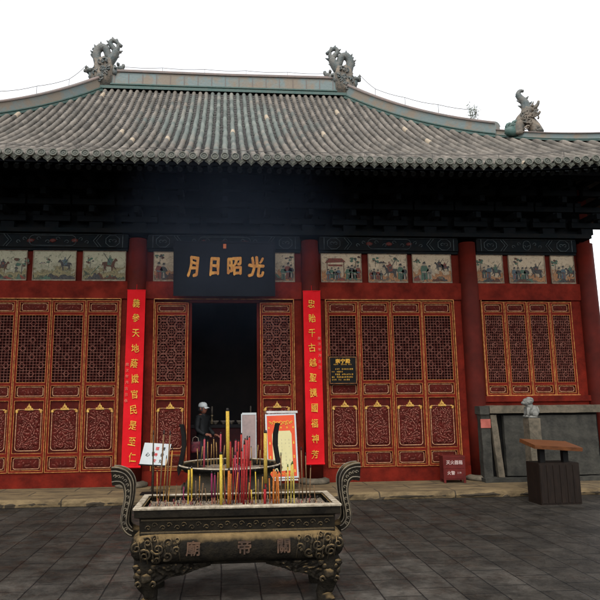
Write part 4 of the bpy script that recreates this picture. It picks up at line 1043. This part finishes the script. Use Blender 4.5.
for f in bm.faces: mb.face([v.index for v in f.verts])
bm.free()
for s in (-1, 1): mb.blob((s*.076, .01, 1.43), (.012, .022, .032), 2, .05)
hd = build(mb, 'head', SKIN, pr_, (0, 0, 0))
mb = MB(); mb.smooth = True
for s in (-1, 1): mb.blob((s*.030, -.082, 1.447), (.011, .006, .006), 1, 0)
build(mb, 'eye', INK, hd, (0, 0, 0))
mb = MB(); mb.smooth = True
mb.grid(lambda u, v: ((.079+.006)*math.cos(2*math.pi*u)*math.cos(v*1.1-.28), .012+.09*math.sin(2*math.pi*u)*math.cos(v*1.1-.28), 1.425+.105*math.sin(v*1.1-.28)), 24, 8)
build(mb, 'hair', INK, pr_, (0, 0, 0)) if False else None
mb = MB(); mb.smooth = True
mb.lathe([(.086, 1.465), (.090, 1.49), (.085, 1.525), (.064, 1.556), (.03, 1.570), (.004, 1.572)], 28); mb.v = [(v[0]*.93, v[1]*1.10+.006, v[2]-.006) for v in mb.v]
cap = build(mb, 'cap', WHITE, pr_, (0, 0, 0))
mb = MB(); mb.smooth = True
mb.grid(lambda u, v: (-.075+.15*u, -.075-.085*v*math.sqrt(max(0, 1-(2*u-1)**2*.8)), 1.468-.02*v-.018*(2*u-1)**2), 12, 6)
mb.grid(lambda u, v: (-.075+.15*u, -.075-.085*v*math.sqrt(max(0, 1-(2*u-1)**2*.8)), 1.474-.02*v-.018*(2*u-1)**2), 12, 6)
build(mb, 'brim', WHITE, cap, (0, 0, 0), fix=False)
mb = MB(); mb.smooth = True
mb.grid(lambda u, v: (.080*math.sin(-2.1+4.2*u), .012+.098*math.cos(-2.1+4.2*u), 1.39+.08*v), 18, 4); build(mb, 'hair', INK, pr_, (0, 0, 0), fix=False)
for s, zz in ((-1, .93), (1, .90)):
    hv, he, hr = [(s*.17, -.17, zz), (s*.165, -.205, zz-.005), (s*.16, -.245, zz-.01)], [(0, 1), (1, 2)], [.026, .036, .03]
    for j in range(4):
        b0 = len(hv); fx = s*.16+(-.027+.018*j); L_ = (.055, .066, .062, .048)[j]
        hv += [(fx, -.265, zz-.012), (fx, -.265-L_*.5, zz-.022), (fx, -.265-L_*.75, zz-.022-L_*.5)]; he += [(2, b0), (b0, b0+1), (b0+1, b0+2)]; hr += [.0095, .009, .0075]
    b0 = len(hv); hv += [(s*.13, -.22, zz+.005), (s*.108, -.25, zz), (s*.102, -.275, zz-.012)]; he += [(1, b0), (b0, b0+1), (b0+1, b0+2)]; hr += [.013, .011, .009]
    skin_obj('hand', hv, he, hr, SKIN, pr_, 1)
t = thing('red_bag', 'small red patterned bag hanging beside the person in the white cap', 'bag', (-.56, .22, .70))
mb = MB(); mb.smooth = True; sbox(mb, -.09, .09, -.03, .03, 0, .22, 4, .012); build(mb, 'pouch', mat('bag_red', (.13, .015, .025), (.03, .008, .01), 16, .6), t, (0, 0, 0))
mb = MB(); mb.tube([(-.06, 0, .22), (-.05, 0, .29), (0, 0, .315), (.05, 0, .29), (.06, 0, .22)], .007, 6); build(mb, 'strap', PALE, t, (0, 0, 0))

# ------------------------------------------------------------------ the long incense trough
TX = .13
tr = thing('incense_trough', 'long cast iron incense trough on carved beast legs with flared end handles', 'incense burner', (TX, -6.12, 0))
def tb(mb, name, m, par=tr, **k): return build(mb, name, m, par, (0, 0, 0), **k)
hw, hd_ = .91, .37
def ringbox(mb, prof, n=1):     # prof: list (half width, half depth, z) open loop of a hollow box
    k = len(mb.v)
    for a, b, z in prof: mb.v += [(-a, -b, z), (a, -b, z), (a, b, z), (-a, b, z)]
    for i in range(len(prof)-1):
        for j in range(4): mb.face((k+i*4+j, k+i*4+(j+1) % 4, k+(i+1)*4+(j+1) % 4, k+(i+1)*4+j))
mb = MB(); ringbox(mb, [(.86, .32, .60), (.865, .325, .735), (.905, .365, .748), (.908, .368, .818), (.84, .30, .818)]); basin = tb(mb, 'basin', BRONZE)
mb = MB(); ringbox(mb, [(.915, .375, .812), (.918, .378, .826), (.912, .372, .834), (.862, .322, .834), (.857, .317, .826)]); tb(mb, 'rim', RIM, basin); mb = MB(); ringbox(mb, [(.856, .316, .827), (.853, .313, .70)]); tb(mb, 'inner_wall', BRONZE, basin, fix=False)
# relief clouds on the waist
mb = MB(); r_ = random.Random(3)
for i in range(13):
    cx = -.76+1.52*i/12; zc = .665
    for s in (-1, 1):
        mb.tube([(cx+s*.026+s*.026*(1-q/10)*math.cos(q*.75), -.327, zc+.012*s+.024*(1-q/10)*math.sin(q*.75)) for q in range(9)], .0055, 5)
for z in (.615, .72): mb.box(-.85, .85, -.331, -.322, z-.006, z+.006)
tb(mb, 'waist_relief', BRONZE2, basin)
# swelling body: superellipse section, carved
def body_pt(u, v, bulge=1):
    g = 2*math.pi*u; c, s = math.cos(g), math.sin(g); e = .26
    cx = math.copysign(abs(c)**e, c); cy = math.copysign(abs(s)**e, s)
    ph = -math.pi/2+math.pi*v; rr = math.cos(ph)**.55 if abs(math.cos(ph)) > 1e-6 else 0; zz = math.sin(ph)
    o = .105*rr
    return Vector(((.80+o*1.35)*cx, (.285+o*1.35)*cy, .485+.118*zz))
mb = MB(); mb.smooth = True
def bp(u, v):
    p = body_pt(u, v); n = Vector((p.x/.9**2*.3, p.y/.36**2*.3, (p.z-.485)*6)); n.normalize()
    x = p.x
    a = 0
    endw = min(1, max(0, (abs(x)-.50)/.06))
    a += .016*swirl(x*2.2, p.z*2.4+p.y, 5.5)*endw
    q = 1 if .15 < (abs(x) % .42) < .27 else 0
    a += .007*swirl(x*1.6, p.z*1.6+p.y, 8.5)*(1-endw)*(.2+.8*math.exp(-((abs(x)-.21)/.05)**2))
    a *= min(1, max(0, 1.15-abs(p.z-.485)/.12))
    return p+n*a
mb.grid(bp, 420, 34)
bd = tb(mb, 'drum_body', BRONZE2)
def drum_y(z): s = max(-1, min(1, (z-.485)/.118)); return -(.285+1.35*.105*math.cos(math.asin(s))**.55)-.006
for sx in (-1, 1):           # cloud scrolls and a beast face cast on each end of the drum
    mb = MB(); mb.smooth = True; r_ = random.Random(11)
    for cx, cz, r, d0 in ((.60, .545, .045, 1), (.69, .50, .055, -1), (.61, .44, .045, -1), (.78, .555, .042, 1), (.80, .45, .055, 1), (.70, .41, .035, -1), (.87, .51, .045, -1), (.53, .49, .035, 1), (.53, .565, .025, -1), (.72, .575, .028, 1)):
        L = []
        for q in range(16):
            a = q*.55*d0+cx*9; rr_ = r*(1-q/18); L.append((sx*(cx+rr_*math.cos(a)), drum_y(cz+rr_*math.sin(a)*.9), cz+rr_*math.sin(a)*.9))
        mb.tube(L, [.013*(1-q/26) for q in range(16)], 6)
    for q in range(7):
        x0 = .50+.055*q; L = [(sx*(x0+.03*t), drum_y(.40+.17*t), .40+.17*t+.02*math.sin(t*6+q)) for t in (0, .25, .5, .75, 1)]; mb.tube(L, .006, 5)
    tb(mb, 'cloud_relief', BRONZE2, bd)
for ch, x in (('廟', -.36), ('帝', .08), ('關', .42)):
    mb = MB(); bold_glyphs(mb, glyphs(ch, .115, .010, 0), x-.03, .50, -.424, 1.05, 0, .003); tb(mb, 'character', mat('cast_letter', (.085, .045, .025), (.03, .018, .012), 12, .6) if ch == '廟' else bpy.data.materials['cast_letter'], bd, fix=False)
mb = MB()
sbox(mb, -.86, .86, -.33, .33, .595, .612, 3, .001); tb(mb, 'shoulder', BRONZE)
mb = MB(); sbox(mb, -.80, .80, -.30, .30, .335, .372, 3, .001); tb(mb, 'under_plate', BRONZE)
# legs: beast masks with scrolled aprons
def leg(sx, sy):
    mb = MB(); mb.smooth = True
    # cabriole leg
    path = [(.78, .27, .40), (.80, .29, .31), (.80, .295, .22), (.775, .28, .13), (.755, .27, .07), (.77, .28, .02), (.775, .285, 0)]
    rad = [.115, .108, .092, .068, .060, .075, .08]
    V = []; RRR = []
    for i in range(len(path)-1):
        for u in (0, .25, .5, .75):
            a, b = Vector(path[i]), Vector(path[i+1]); V.append(a.lerp(b, u)); RRR.append(rad[i]+(rad[i+1]-rad[i])*u)
    V.append(Vector(path[-1])); RRR.append(rad[-1])
    k0 = len(mb.v); mb.tube([(sx*p.x, sy*p.y, p.z) for p in V], RRR, 20)
    for i in range(k0, len(mb.v)):
        p = Vector(mb.v[i]); mb.v[i] = tuple(p+mn.noise_vector(p*14)*.018)
    B = mb.blob
    B((sx*.79, sy*.37, .255), (.05, .045, .045), 2, .25, 1); B((sx*.86, sy*.35, .27), (.035, .035, .03), 2, .3, 2)
    for d in (-.055, .055):
        B((sx*(.80+d*.85), sy*.375, .312), (.024, .024, .022), 2, .1, 3); B((sx*(.80+d*1.3), sy*.365, .345), (.04, .03, .02), 2, .4, 4)
        mb.tube([(sx*(.79+d*1.1+.028*math.cos(q*.7)*(1-q/10)), sy*.375, .20+.03*math.sin(q*.7)*(1-q/10)) for q in range(9)], .012, 6)
    L = tb(mb, 'leg', BRONZE2)
    mb = MB(); mb.smooth = True    # apron bracket tapering inward along the front
    def ap(u, v):
        x = .76-.52*u; lo = .335-(.15*(1-u)**1.1+.012*math.sin(u*14)*(1-u)); z = .365+(lo-.365)*v
        y = .335+.03*(1-v)+.03*swirl(x*1.8, z*1.8, 6.1+sx)*min(1, (1-u)*4)
        return (sx*x, sy*y, z)
    mb.grid(ap, 60, 24); k = len(mb.v)
    mb.grid(lambda u, v: (sx*(.76-.52*u), sy*.31, .365+((.335-(.15*(1-u)**1.1+.012*math.sin(u*14)*(1-u)))-.365)*v), 60, 2)
    tb(mb, 'apron', BRONZE2, L)
for sx in (-1, 1):
    for sy in (-1, 1): leg(sx, sy)
# flared ear handles at the ends
def handle(sx):
    pth = [(.88, .56), (.97, .575), (1.025, .64), (1.025, .74), (1.008, .83), (1.0, .92), (1.012, 1.005), (1.055, 1.055), (1.11, 1.07), (1.155, 1.068)]
    th = [.03, .032, .032, .030, .031, .036, .048, .062, .072, .078]
    V = []; TH = []
    for i in range(len(pth)-1):
        a, b = Vector((*pth[max(0, i-1)], 0)), Vector((*pth[i], 0)); c, e = Vector((*pth[i+1], 0)), Vector((*pth[min(len(pth)-1, i+2)], 0))
        for u in (0, .2, .4, .6, .8): V.append(.5*((2*b)+(-a+c)*u+(2*a-5*b+4*c-e)*u*u+(-a+3*b-3*c+e)*u**3)); TH.append(th[i]+(th[i+1]-th[i])*u)
    V.append(Vector((*pth[-1], 0))); TH.append(th[-1])
    mb = MB(); N = len(V); ws = .105
    for i, p in enumerate(V):
        t_ = V[min(i+1, N-1)]-V[max(0, i-1)]; t_.normalize(); nn = Vector((t_.y, -t_.x, 0)); h = TH[i]
        for a, b in ((1, -1), (1, 1), (-1, 1), (-1, -1)):
            q = p+nn*a*h; mb.v.append((sx*q.x, b*ws, q.y))
    for i in range(N-1):
        for j in range(4): mb.face((i*4+j, i*4+(j+1) % 4, (i+1)*4+(j+1) % 4, (i+1)*4+j))
    mb.face((0, 1, 2, 3)); mb.face([(N-1)*4+j for j in range(4)][::-1])
    h_ = tb(mb, 'handle', BRONZE)
    mb = MB()        # raised fret on the edge faces (front, rear) and along the outer band
    for sy in (-1, 1):
        y = sy*(ws+.002)
        for off in (-.62, .62):
            L = []
            for i in range(4, N):
                t_ = V[min(i+1, N-1)]-V[max(0, i-1)]; t_.normalize(); nn = Vector((t_.y, -t_.x, 0)); q = V[i]+nn*off*TH[i]; L.append((sx*q.x, y, q.y))
            mb.tube(L, .006, 5)
        for i in range(8, N-2, 3):
            c = V[i]; mb.tube([(sx*(c.x+.017*math.cos(a*.8)*(1-a/9)), y, c.y+.017*math.sin(a*.8)*(1-a/9)) for a in range(8)], .005, 4)
        L = [(sx*(V[-1].x-.004), sy*ws*.8, V[-1].y-.05), (sx*(V[-1].x-.004), sy*ws*.8, V[-1].y+.05)]
    for yy in (-.075, .075):
        L = []
        for s_ in (1, -1):
            L = []
            for i in range(6, N):
                t_ = V[min(i+1, N-1)]-V[max(0, i-1)]; t_.normalize(); nn = Vector((t_.y, -t_.x, 0)); q = V[i]+nn*s_*(TH[i]+.002); L.append((sx*q.x, yy, q.y))
            mb.tube(L, .007, 5)
    tb(mb, 'fretwork', RIMD, h_)
RIMD = mat('fret_metal', (.16, .13, .085), (.06, .05, .038), 12, .6)
handle(-1); handle(1)
mb = MB(); mb.smooth = True
mb.grid(lambda u, v: (TX-.838+1.676*u, -6.12-.298+.596*v, .775+.018*mn.noise(Vector((u*14, v*6, 2)))+.010*mn.noise(Vector((u*60, v*24, 5)))), 120, 40)
r_ = random.Random(77)
for i in range(260):
    x, y = TX+r_.uniform(-.82, .82), -6.12+r_.uniform(-.28, .28); mb.m = 1+r_.randrange(3); t_ = Vector((r_.uniform(-.4, .4), r_.uniform(-.4, .4), 1)).normalized()*r_.uniform(.015, .065)
    mb.tube([(x, y, .77), Vector((x, y, .77))+t_], r_.uniform(.0025, .005), 5)
a_ = tag(build(mb, 'ash', [ASH, mat('stub_red', (.16, .03, .03)), mat('stub_tan', (.25, .16, .08)), mat('stub_dark', (.03, .022, .018))], None), 'grey brown ash with burnt stubs filling the long trough', 'ash', kind='stuff')

# ------------------------------------------------------------------ round censer behind it
rc = thing('round_censer', 'round iron censer with upright ears standing behind the long trough', 'incense burner', (.085, -3.2, 0))
mb = MB(); mb.smooth = True
mb.lathe([(.34, .26), (.52, .30), (.645, .42), (.66, .52), (.61, .63), (.57, .70), (.60, .76), (.665, .80)], 56); b_ = build(mb, 'bowl', mat('bowl_iron', (.014, .0115, .008), (.05, .038, .022), 5, .65, .8, .5, 26, spec=.14), rc, (0, 0, 0))
mb = MB(); mb.smooth = True
mb.lathe([(.66, .80), (.705, .803), (.715, .83), (.712, .845), (.648, .845), (.645, .76)], 64, cap=False); rm_ = build(mb, 'rim', BRONZE, rc, (0, 0, 0)); mb = MB(); mb.smooth = True; mb.tube([(.714*math.cos(q*math.pi/40), .714*math.sin(q*math.pi/40), .848) for q in range(80)], .011, 8, True); build(mb, 'lip', RIM, rm_, (0, 0, 0))  # lip carries the bright lit edge as pale colour
mb = MB(); mb.smooth = True
for i in range(22):
    g = 2*math.pi*i/22
    for s in (-1, 1):
        mb.tube([((.665+.004)*math.cos(g+.05*s+.075*(1-q/10)*math.cos(q*.75)), .669*math.sin(g+.05*s+.075*(1-q/10)*math.cos(q*.75)), .50+.03*s+.055*(1-q/10)*math.sin(q*.75)) for q in range(9)], .012, 5)
build(mb, 'relief', mat('bowl_relief', (.085, .06, .033), (.03, .023, .014), 9, .7), b_, (0, 0, 0))
for i in range(3):
    g = R(-90+60+120*i); mb = MB(); mb.smooth = True
    mb.tube([(.5*math.cos(g), .5*math.sin(g), .36), (.57*math.cos(g), .57*math.sin(g), .24), (.52*math.cos(g), .52*math.sin(g), .1), (.54*math.cos(g), .54*math.sin(g), 0)], [.11, .10, .065, .085], 14); build(mb, 'leg', BRONZE2, rc, (0, 0, 0))
for sx in (-1, 1):
    mb = MB()
    P = [(.715, .70), (.735, .80), (.70, .95), (.675, 1.1), (.68, 1.25), (.70, 1.37), (.715, 1.40), (.66, 1.40), (.625, 1.25), (.62, 1.1), (.645, .95), (.67, .8)]
    mb.prism([(sx*a, b) for a, b in P], -.13, .13); build(mb, 'ear', BLACK, rc, (0, 0, 0))
mb = MB(); mb.smooth = True; mb.lathe([(.002, .80), (.3, .803), (.642, .79)], 40, cap=False); mb.v = [(v[0]+.085, v[1]-3.2, v[2]+.012*mn.noise(Vector(v)*9)) for v in mb.v]
tag(build(mb, 'ash_bed', ASH, None), 'pale ash filling the round censer', 'ash', kind='stuff')

# ------------------------------------------------------------------ incense sticks and candles
STICKS = [
 ('trough', 'dark', -0.697, -5.82, 0.74, -0.705, 1.461, 0.0093),
 ('trough', 'burnt', -0.63, -5.82, 0.74, -0.597, 1.46, 0.0103),
 ('trough', 'burnt', -0.564, -5.82, 0.74, -0.528, 1.449, 0.0103),
 ('trough', 'amber', -0.545, -5.82, 0.74, -0.515, 1.294, 0.0082),
 ('trough', 'amber', -0.594, -5.82, 0.74, -0.572, 1.217, 0.0072),
 ('trough', 'yellow', -0.343, -5.939, 0.74, -0.343, 1.111, 0.0131),
 ('trough', 'yellow', -0.312, -5.887, 0.74, -0.307, 1.114, 0.0132),
 ('trough', 'purple', -0.11, -6.079, 0.74, -0.113, 1.086, 0.0109),
 ('trough', 'purple', -0.083, -6.029, 0.74, -0.094, 1.061, 0.01),
 ('trough', 'thickyellow', -0.023, -6.144, 0.74, -0.028, 1.266, 0.0185),
 ('trough', 'orange', 0.043, -6.099, 0.74, 0.044, 1.113, 0.0157),
 ('trough', 'orange', 0.064, -6.048, 0.74, 0.068, 1.069, 0.0099),
 ('trough', 'red', 0.084, -5.996, 0.74, 0.088, 1.223, 0.009),
 ('trough', 'pink', 0.118, -5.944, 0.74, 0.113, 1.246, 0.0091),
 ('trough', 'orange', 0.106, -6.107, 0.74, 0.124, 1.094, 0.0079),
 ('trough', 'red', 0.14, -6.058, 0.74, 0.138, 1.293, 0.0079),
 ('trough', 'amber', 0.007, -6.041, 0.74, 0.001, 1.163, 0.007),
 ('trough', 'amber', -0.06, -5.977, 0.74, -0.057, 1.082, 0.007),
 ('trough', 'yellow', 0.305, -6.08, 0.74, 0.306, 1.087, 0.0069),
 ('trough', 'amber', 0.365, -6.033, 0.74, 0.362, 1.044, 0.007),
 ('trough', 'orange', 0.437, -6.097, 0.74, 0.439, 1.031, 0.0079),
 ('trough', 'amber', 0.578, -6.061, 0.74, 0.585, 1.08, 0.0069),
 ('trough', 'burnt', -0.266, -5.95, 0.74, -0.264, 1.007, 0.0061),
 ('trough', 'amber', -0.24, -5.897, 0.74, -0.239, 1.038, 0.0061),
 ('trough', 'red', 0.246, -6.017, 0.74, 0.252, 1.194, 0.008),
 ('trough', 'purple', 0.155, -6.005, 0.74, 0.146, 1.157, 0.01),
 ('trough', 'red', 0.184, -6.171, 0.74, 0.189, 1.375, 0.0136),
 ('trough', 'red', 0.211, -6.067, 0.74, 0.217, 1.406, 0.0119),
 ('trough', 'red', 0.168, -6.062, 0.74, 0.178, 1.293, 0.0109),
 ('trough', 'yellow', 0.268, -6.129, 0.74, 0.268, 0.929, 0.0078),
 ('trough', 'burnt', 0.327, -6.028, 0.74, 0.342, 1.006, 0.008),
 ('trough', 'red', 0.384, -6.197, 0.74, 0.384, 0.945, 0.0164),
 ('trough', 'orange', 0.465, -6.155, 0.74, 0.473, 1.12, 0.0136),
 ('trough', 'orange', 0.493, -6.105, 0.74, 0.501, 1.087, 0.0128),
 ('trough', 'orange', 0.517, -6.161, 0.74, 0.515, 1.075, 0.0107),
 ('trough', 'burnt', 0.545, -6.057, 0.74, 0.551, 1.249, 0.0079),
 ('trough', 'greentip', 0.6, -6.172, 0.74, 0.6, 1.148, 0.0097),
 ('trough', 'greentip', 0.632, -6.123, 0.74, 0.637, 1.151, 0.0098),
 ('trough', 'greentip', 0.661, -6.18, 0.74, 0.657, 1.175, 0.0116),
 ('trough', 'burnt', 0.76, -6.03, 0.74, 0.755, 1.291, 0.008),
 ('trough', 'burnt', 0.794, -6.034, 0.74, 0.783, 1.243, 0.007),
 ('trough', 'burnt', 0.815, -6.093, 0.74, 0.826, 1.126, 0.0069),
 ('trough', 'burnt', 0.715, -6.079, 0.74, 0.716, 1.08, 0.0059),
 ('trough', 'burnt', -0.216, -6.011, 0.74, -0.209, 0.977, 0.006),
 ('trough', 'purple', -0.391, -5.933, 0.74, -0.389, 0.933, 0.0071),
 ('trough', 'burnt', -0.473, -5.866, 0.74, -0.466, 0.944, 0.0061),
 ('trough', 'burnt', 0.876, -6.101, 0.74, 0.87, 0.95, 0.0059),
 ('trough', 'amber', 0.225, -6.069, 0.74, 0.24, 0.995, 0.0069),
 ('trough', 'pink', 0.021, -6.043, 0.74, 0.011, 1.014, 0.0079),
 ('trough', 'burnt', -0.161, -5.964, 0.74, -0.167, 0.933, 0.006),
 ('trough', 'amber', -0.651, -5.82, 0.74, -0.653, 1.075, 0.0072),
 ('round', 'candleyellow', 0.057, -3.35, 0.8, 0.055, 1.627, 0.0317),
 ('trough', 'bigyellow', 0.409, -5.9, 0.941, 0.412, 1.451, 0.0234),
 ('round', 'pinkcandle', -0.281, -3.2, 0.8, -0.28, 1.207, 0.0176),
 ('round', 'pinkcandle', -0.048, -3.2, 0.8, -0.05, 1.288, 0.0147),
 ('round', 'pinkcandle', 0.157, -3.2, 0.8, 0.157, 1.187, 0.0191),
 ('round', 'redcandle', 0.1, -3.2, 0.8, 0.093, 1.174, 0.0205),
 ('round', 'redcandle', 0.2, -3.2, 0.8, 0.2, 1.173, 0.0176),
 ('round', 'redcandle', 0.242, -3.2, 0.8, 0.25, 1.27, 0.0176),
 ('round', 'redcandle', 0.299, -3.2, 0.8, 0.297, 1.199, 0.0161),
 ('round', 'redcandle', 0.349, -3.2, 0.8, 0.357, 1.227, 0.0176),
 ('round', 'slim', -0.225, -3.2, 0.8, -0.234, 1.179, 0.0088),
 ('round', 'slim', -0.19, -2.85, 0.8, -0.184, 1.111, 0.0092),
 ('round', 'slim', -0.14, -3.2, 0.8, -0.142, 1.22, 0.0088),
 ('round', 'slim', -0.102, -2.85, 0.8, -0.111, 1.139, 0.0092),
 ('round', 'slim', -0.013, -2.85, 0.8, 0.0, 1.094, 0.0092),
 ('round', 'slim', 0.115, -3.2, 0.8, 0.128, 1.09, 0.0088),
 ('round', 'slim', 0.399, -3.2, 0.8, 0.392, 1.086, 0.0088),
 ('round', 'slim', 0.489, -2.85, 0.8, 0.498, 1.087, 0.0092),
 ('round', 'slim', 0.513, -3.2, 0.8, 0.528, 1.042, 0.0088),
 ('round', 'slim', -0.365, -3.2, 0.8, -0.382, 1.084, 0.0088),
 ('round', 'slim', -0.336, -2.85, 0.8, -0.324, 1.084, 0.0092),
]

def imat(n, a, b, rough=.7): return mat(n, tuple(.72*q for q in a), tuple(.62*q for q in b), 60, rough, spec=.08)
KM = {'dark': (imat('incense_charred', (.04, .03, .02), (.10, .07, .04)), 'slim charred dark incense stick standing alone at the left end of the long trough'),
 'burnt': (imat('incense_brown', (.14, .08, .04), (.24, .14, .07)), 'slim brown burnt-down incense stick standing in the long trough'),
 'amber': (imat('incense_amber', (.50, .26, .06), (.36, .17, .04)), 'slim amber incense stick leaning in the long trough'),
 'yellow': (imat('incense_yellow', (.66, .45, .05), (.52, .33, .05)), 'slim yellow incense stick standing in the long trough'),
 'thickyellow': (imat('incense_bright', (.70, .52, .08), (.56, .38, .05)), 'thick yellow incense stick in the long trough left of the orange sticks'),
 'purple': (imat('incense_purple', (.20, .02, .07), (.27, .035, .09)), 'short purple incense stick standing in the long trough'),
 'orange': (imat('incense_orange', (.55, .18, .03), (.42, .12, .03)), 'orange incense stick standing in the long trough'),
 'pink': (imat('incense_pink', (.46, .06, .10), (.36, .045, .08)), 'pink incense stick standing in the long trough'),
 'red': (imat('incense_red', (.42, .03, .03), (.30, .022, .022)), 'red incense stick standing in the long trough'),
 'greentip': (imat('incense_straw', (.62, .48, .10), (.5, .38, .08)), 'straw yellow incense stick with green tip near the right end of the long trough'),
 'candleyellow': (imat('candle_yellow', (.68, .46, .07), (.52, .32, .05)), 'tallest thick yellow incense stick with charred top in the round censer'),
 'bigyellow': (imat('incense_wrapped', (.66, .46, .10), (.56, .36, .07)), 'thick yellow wrapped incense stick with dark marks right of centre in the trough'),
 'pinkcandle': (imat('candle_pink', (.46, .08, .10), (.36, .06, .08)), 'pink candle standing in the ash of the round censer'),
 'redcandle': (imat('candle_red', (.44, .05, .04), (.32, .035, .03)), 'red candle standing in the ash of the round censer'),
 'slim': (imat('incense_tan', (.42, .25, .09), (.30, .16, .06)), 'slim tan incense stick standing in the ash of the round censer')}
CHAR = imat('char', (.02, .018, .016), (.06, .05, .045)); GRT = imat('green_tip', (.08, .16, .05), (.10, .14, .05)); STKW = imat('bare_stick', (.42, .16, .10), (.30, .10, .06))
single = {'dark', 'thickyellow', 'candleyellow', 'bigyellow'}
for ves, kind, xb, yb, zb, xt, zt, r in STICKS:
    m, lab = KM[kind]
    slim = kind not in ('candleyellow', 'bigyellow', 'pinkcandle', 'redcandle', 'thickyellow')
    nm = 'candle' if 'candle' in kind and kind != 'candleyellow' else 'incense_stick'
    t = tag(thing(nm, lab, 'candle' if nm == 'candle' else 'incense stick', (xb, yb, zb)))
    if kind not in single: t['group'] = lab.replace(' stick', ' sticks').replace('candle', 'candles').replace(' standing', '')
    D = Vector((xt-xb+rng.uniform(-.012, .012), rng.uniform(-.05, .05), zt-zb)); r = r*(.74 if slim else .78); r = min(r, .0125) if kind == 'red' else r
    tipf = .94 if slim else .95
    mb = MB(); mb.smooth = True
    f0 = .30 if slim and kind not in ('burnt', 'dark', 'orange', 'red', 'thickyellow') else .0
    mb.tube([D*f0, D*(f0+(tipf-f0)*.5)+Vector((rng.uniform(-.002, .002), 0, 0)), D*tipf], [r, r*rng.uniform(.95, 1.05), r*.96], 10); build(mb, 'coating', m, t, (0, 0, 0))
    if f0:
        mb = MB(); mb.tube([(0, 0, 0), D*f0], r*.75, 7); build(mb, 'stem', m if kind != 'purple' else STKW, t, (0, 0, 0))
    mb = MB(); mb.smooth = True; mb.tube([D*tipf, D*1.0], [r*.98, r*.7], 8); build(mb, 'tip', GRT if kind == 'greentip' else CHAR, t, (0, 0, 0))
    if kind == 'bigyellow':
        mb = MB()
        for q in range(9): mb.box(-r*.4, r*.4, -r*1.12, -r*.95, D.z*(.1+.088*q), D.z*(.14+.088*q))
        build(mb, 'mark', GREYINK, t, (0, 0, 0))
        mb = MB(); mb.tube([(0, 0, -.13), (0, 0, -.001)], r*.45, 8); build(mb, 'stem', KM['red'][0], t, (0, 0, 0))

# ------------------------------------------------------------------ weed on the hip ridge
mb = MB(); r_ = random.Random(5); t0 = .5
X, Y, Z = hipx(.49), yt(.49), rz(hipx(.49), .49)+.36
for q in range(9):
    a = q*.7; e = Vector((X+.10*math.cos(a), Y+.08*math.sin(a), Z+.22+.16*((q*37) % 10)/10)); b0 = Vector((X+.03*math.cos(a), Y+.03*math.sin(a), Z-.06)); mb.tube([b0, b0.lerp(e, .5)+Vector((0, 0, .03)), e], .004, 4)
    for i in range(26):
        c = b0.lerp(e, r_.uniform(.35, 1.08))+Vector((r_.gauss(0, .035), r_.gauss(0, .035), r_.gauss(0, .03)))
        d = Vector((r_.uniform(-1, 1), r_.uniform(-1, 1), r_.uniform(-.3, 1))).normalized()*r_.uniform(.035, .06); s2 = d.orthogonal().normalized()*.014
        mb.quad(c, c+d*.5+s2, c+d, c+d*.5-s2)
tag(build(mb, 'weed', GREENW, None, fix=False), 'small green weed growing on top of the right hip ridge', 'plant')

# ------------------------------------------------------------------ thin incense smoke drifting up under the eaves
mb = MB(); mb.smooth = True
mb.lathe([(.05, .9), (.7, 1.2), (1.2, 2.0), (1.7, 3.0), (2.1, 3.9), (2.1, 4.5), (1.6, 5.0), (.7, 5.4), (.05, 5.5)], 28)
mb.v = [(.1+v[0]*(1+.15*math.sin(v[2]*2))+.12*math.sin(v[2]*1.7), -3.3+v[1]*.75+.34*v[2]*.9, 1.0+v[2]) for v in mb.v]
sm = build(mb, 'smoke', None, None); sm.data.materials.clear()
sv_ = bpy.data.materials.new('smoke'); sv_.use_nodes = True; n_ = sv_.node_tree.nodes; n_.remove(n_['Principled BSDF'])
pv = n_.new('ShaderNodeVolumePrincipled'); pv.inputs['Color'].default_value = (.50, .66, 1, 1); pv.inputs['Density'].default_value = .006; pv.inputs['Anisotropy'].default_value = .2
tc_ = n_.new('ShaderNodeTexCoord'); l_ = sv_.node_tree.links
mpg = n_.new('ShaderNodeMapping'); mpg.vector_type = 'POINT'; mpg.inputs['Location'].default_value = (-1, -1, -1); mpg.inputs['Scale'].default_value = (2, 2, 2); l_.new(tc_.outputs['Generated'], mpg.inputs[0])
gr = n_.new('ShaderNodeTexGradient'); gr.gradient_type = 'SPHERICAL'; l_.new(mpg.outputs[0], gr.inputs[0])
nz_ = n_.new('ShaderNodeTexNoise'); nz_.inputs['Scale'].default_value = 1.1; nz_.inputs['Detail'].default_value = 2; l_.new(tc_.outputs['Object'], nz_.inputs['Vector'])
m1 = n_.new('ShaderNodeMath'); m1.operation = 'MULTIPLY'; l_.new(gr.outputs['Fac'], m1.inputs[0]); l_.new(nz_.outputs['Fac'], m1.inputs[1])
m2 = n_.new('ShaderNodeMath'); m2.operation = 'MULTIPLY'; m2.inputs[1].default_value = .045; l_.new(m1.outputs[0], m2.inputs[0]); l_.new(m2.outputs[0], pv.inputs['Density'])
sv_.node_tree.links.new(pv.outputs[0], n_['Material Output'].inputs['Volume']); sm.data.materials.append(sv_)
tag(sm, 'thin bluish incense smoke drifting up from the censers under the eaves', 'smoke', kind='stuff')
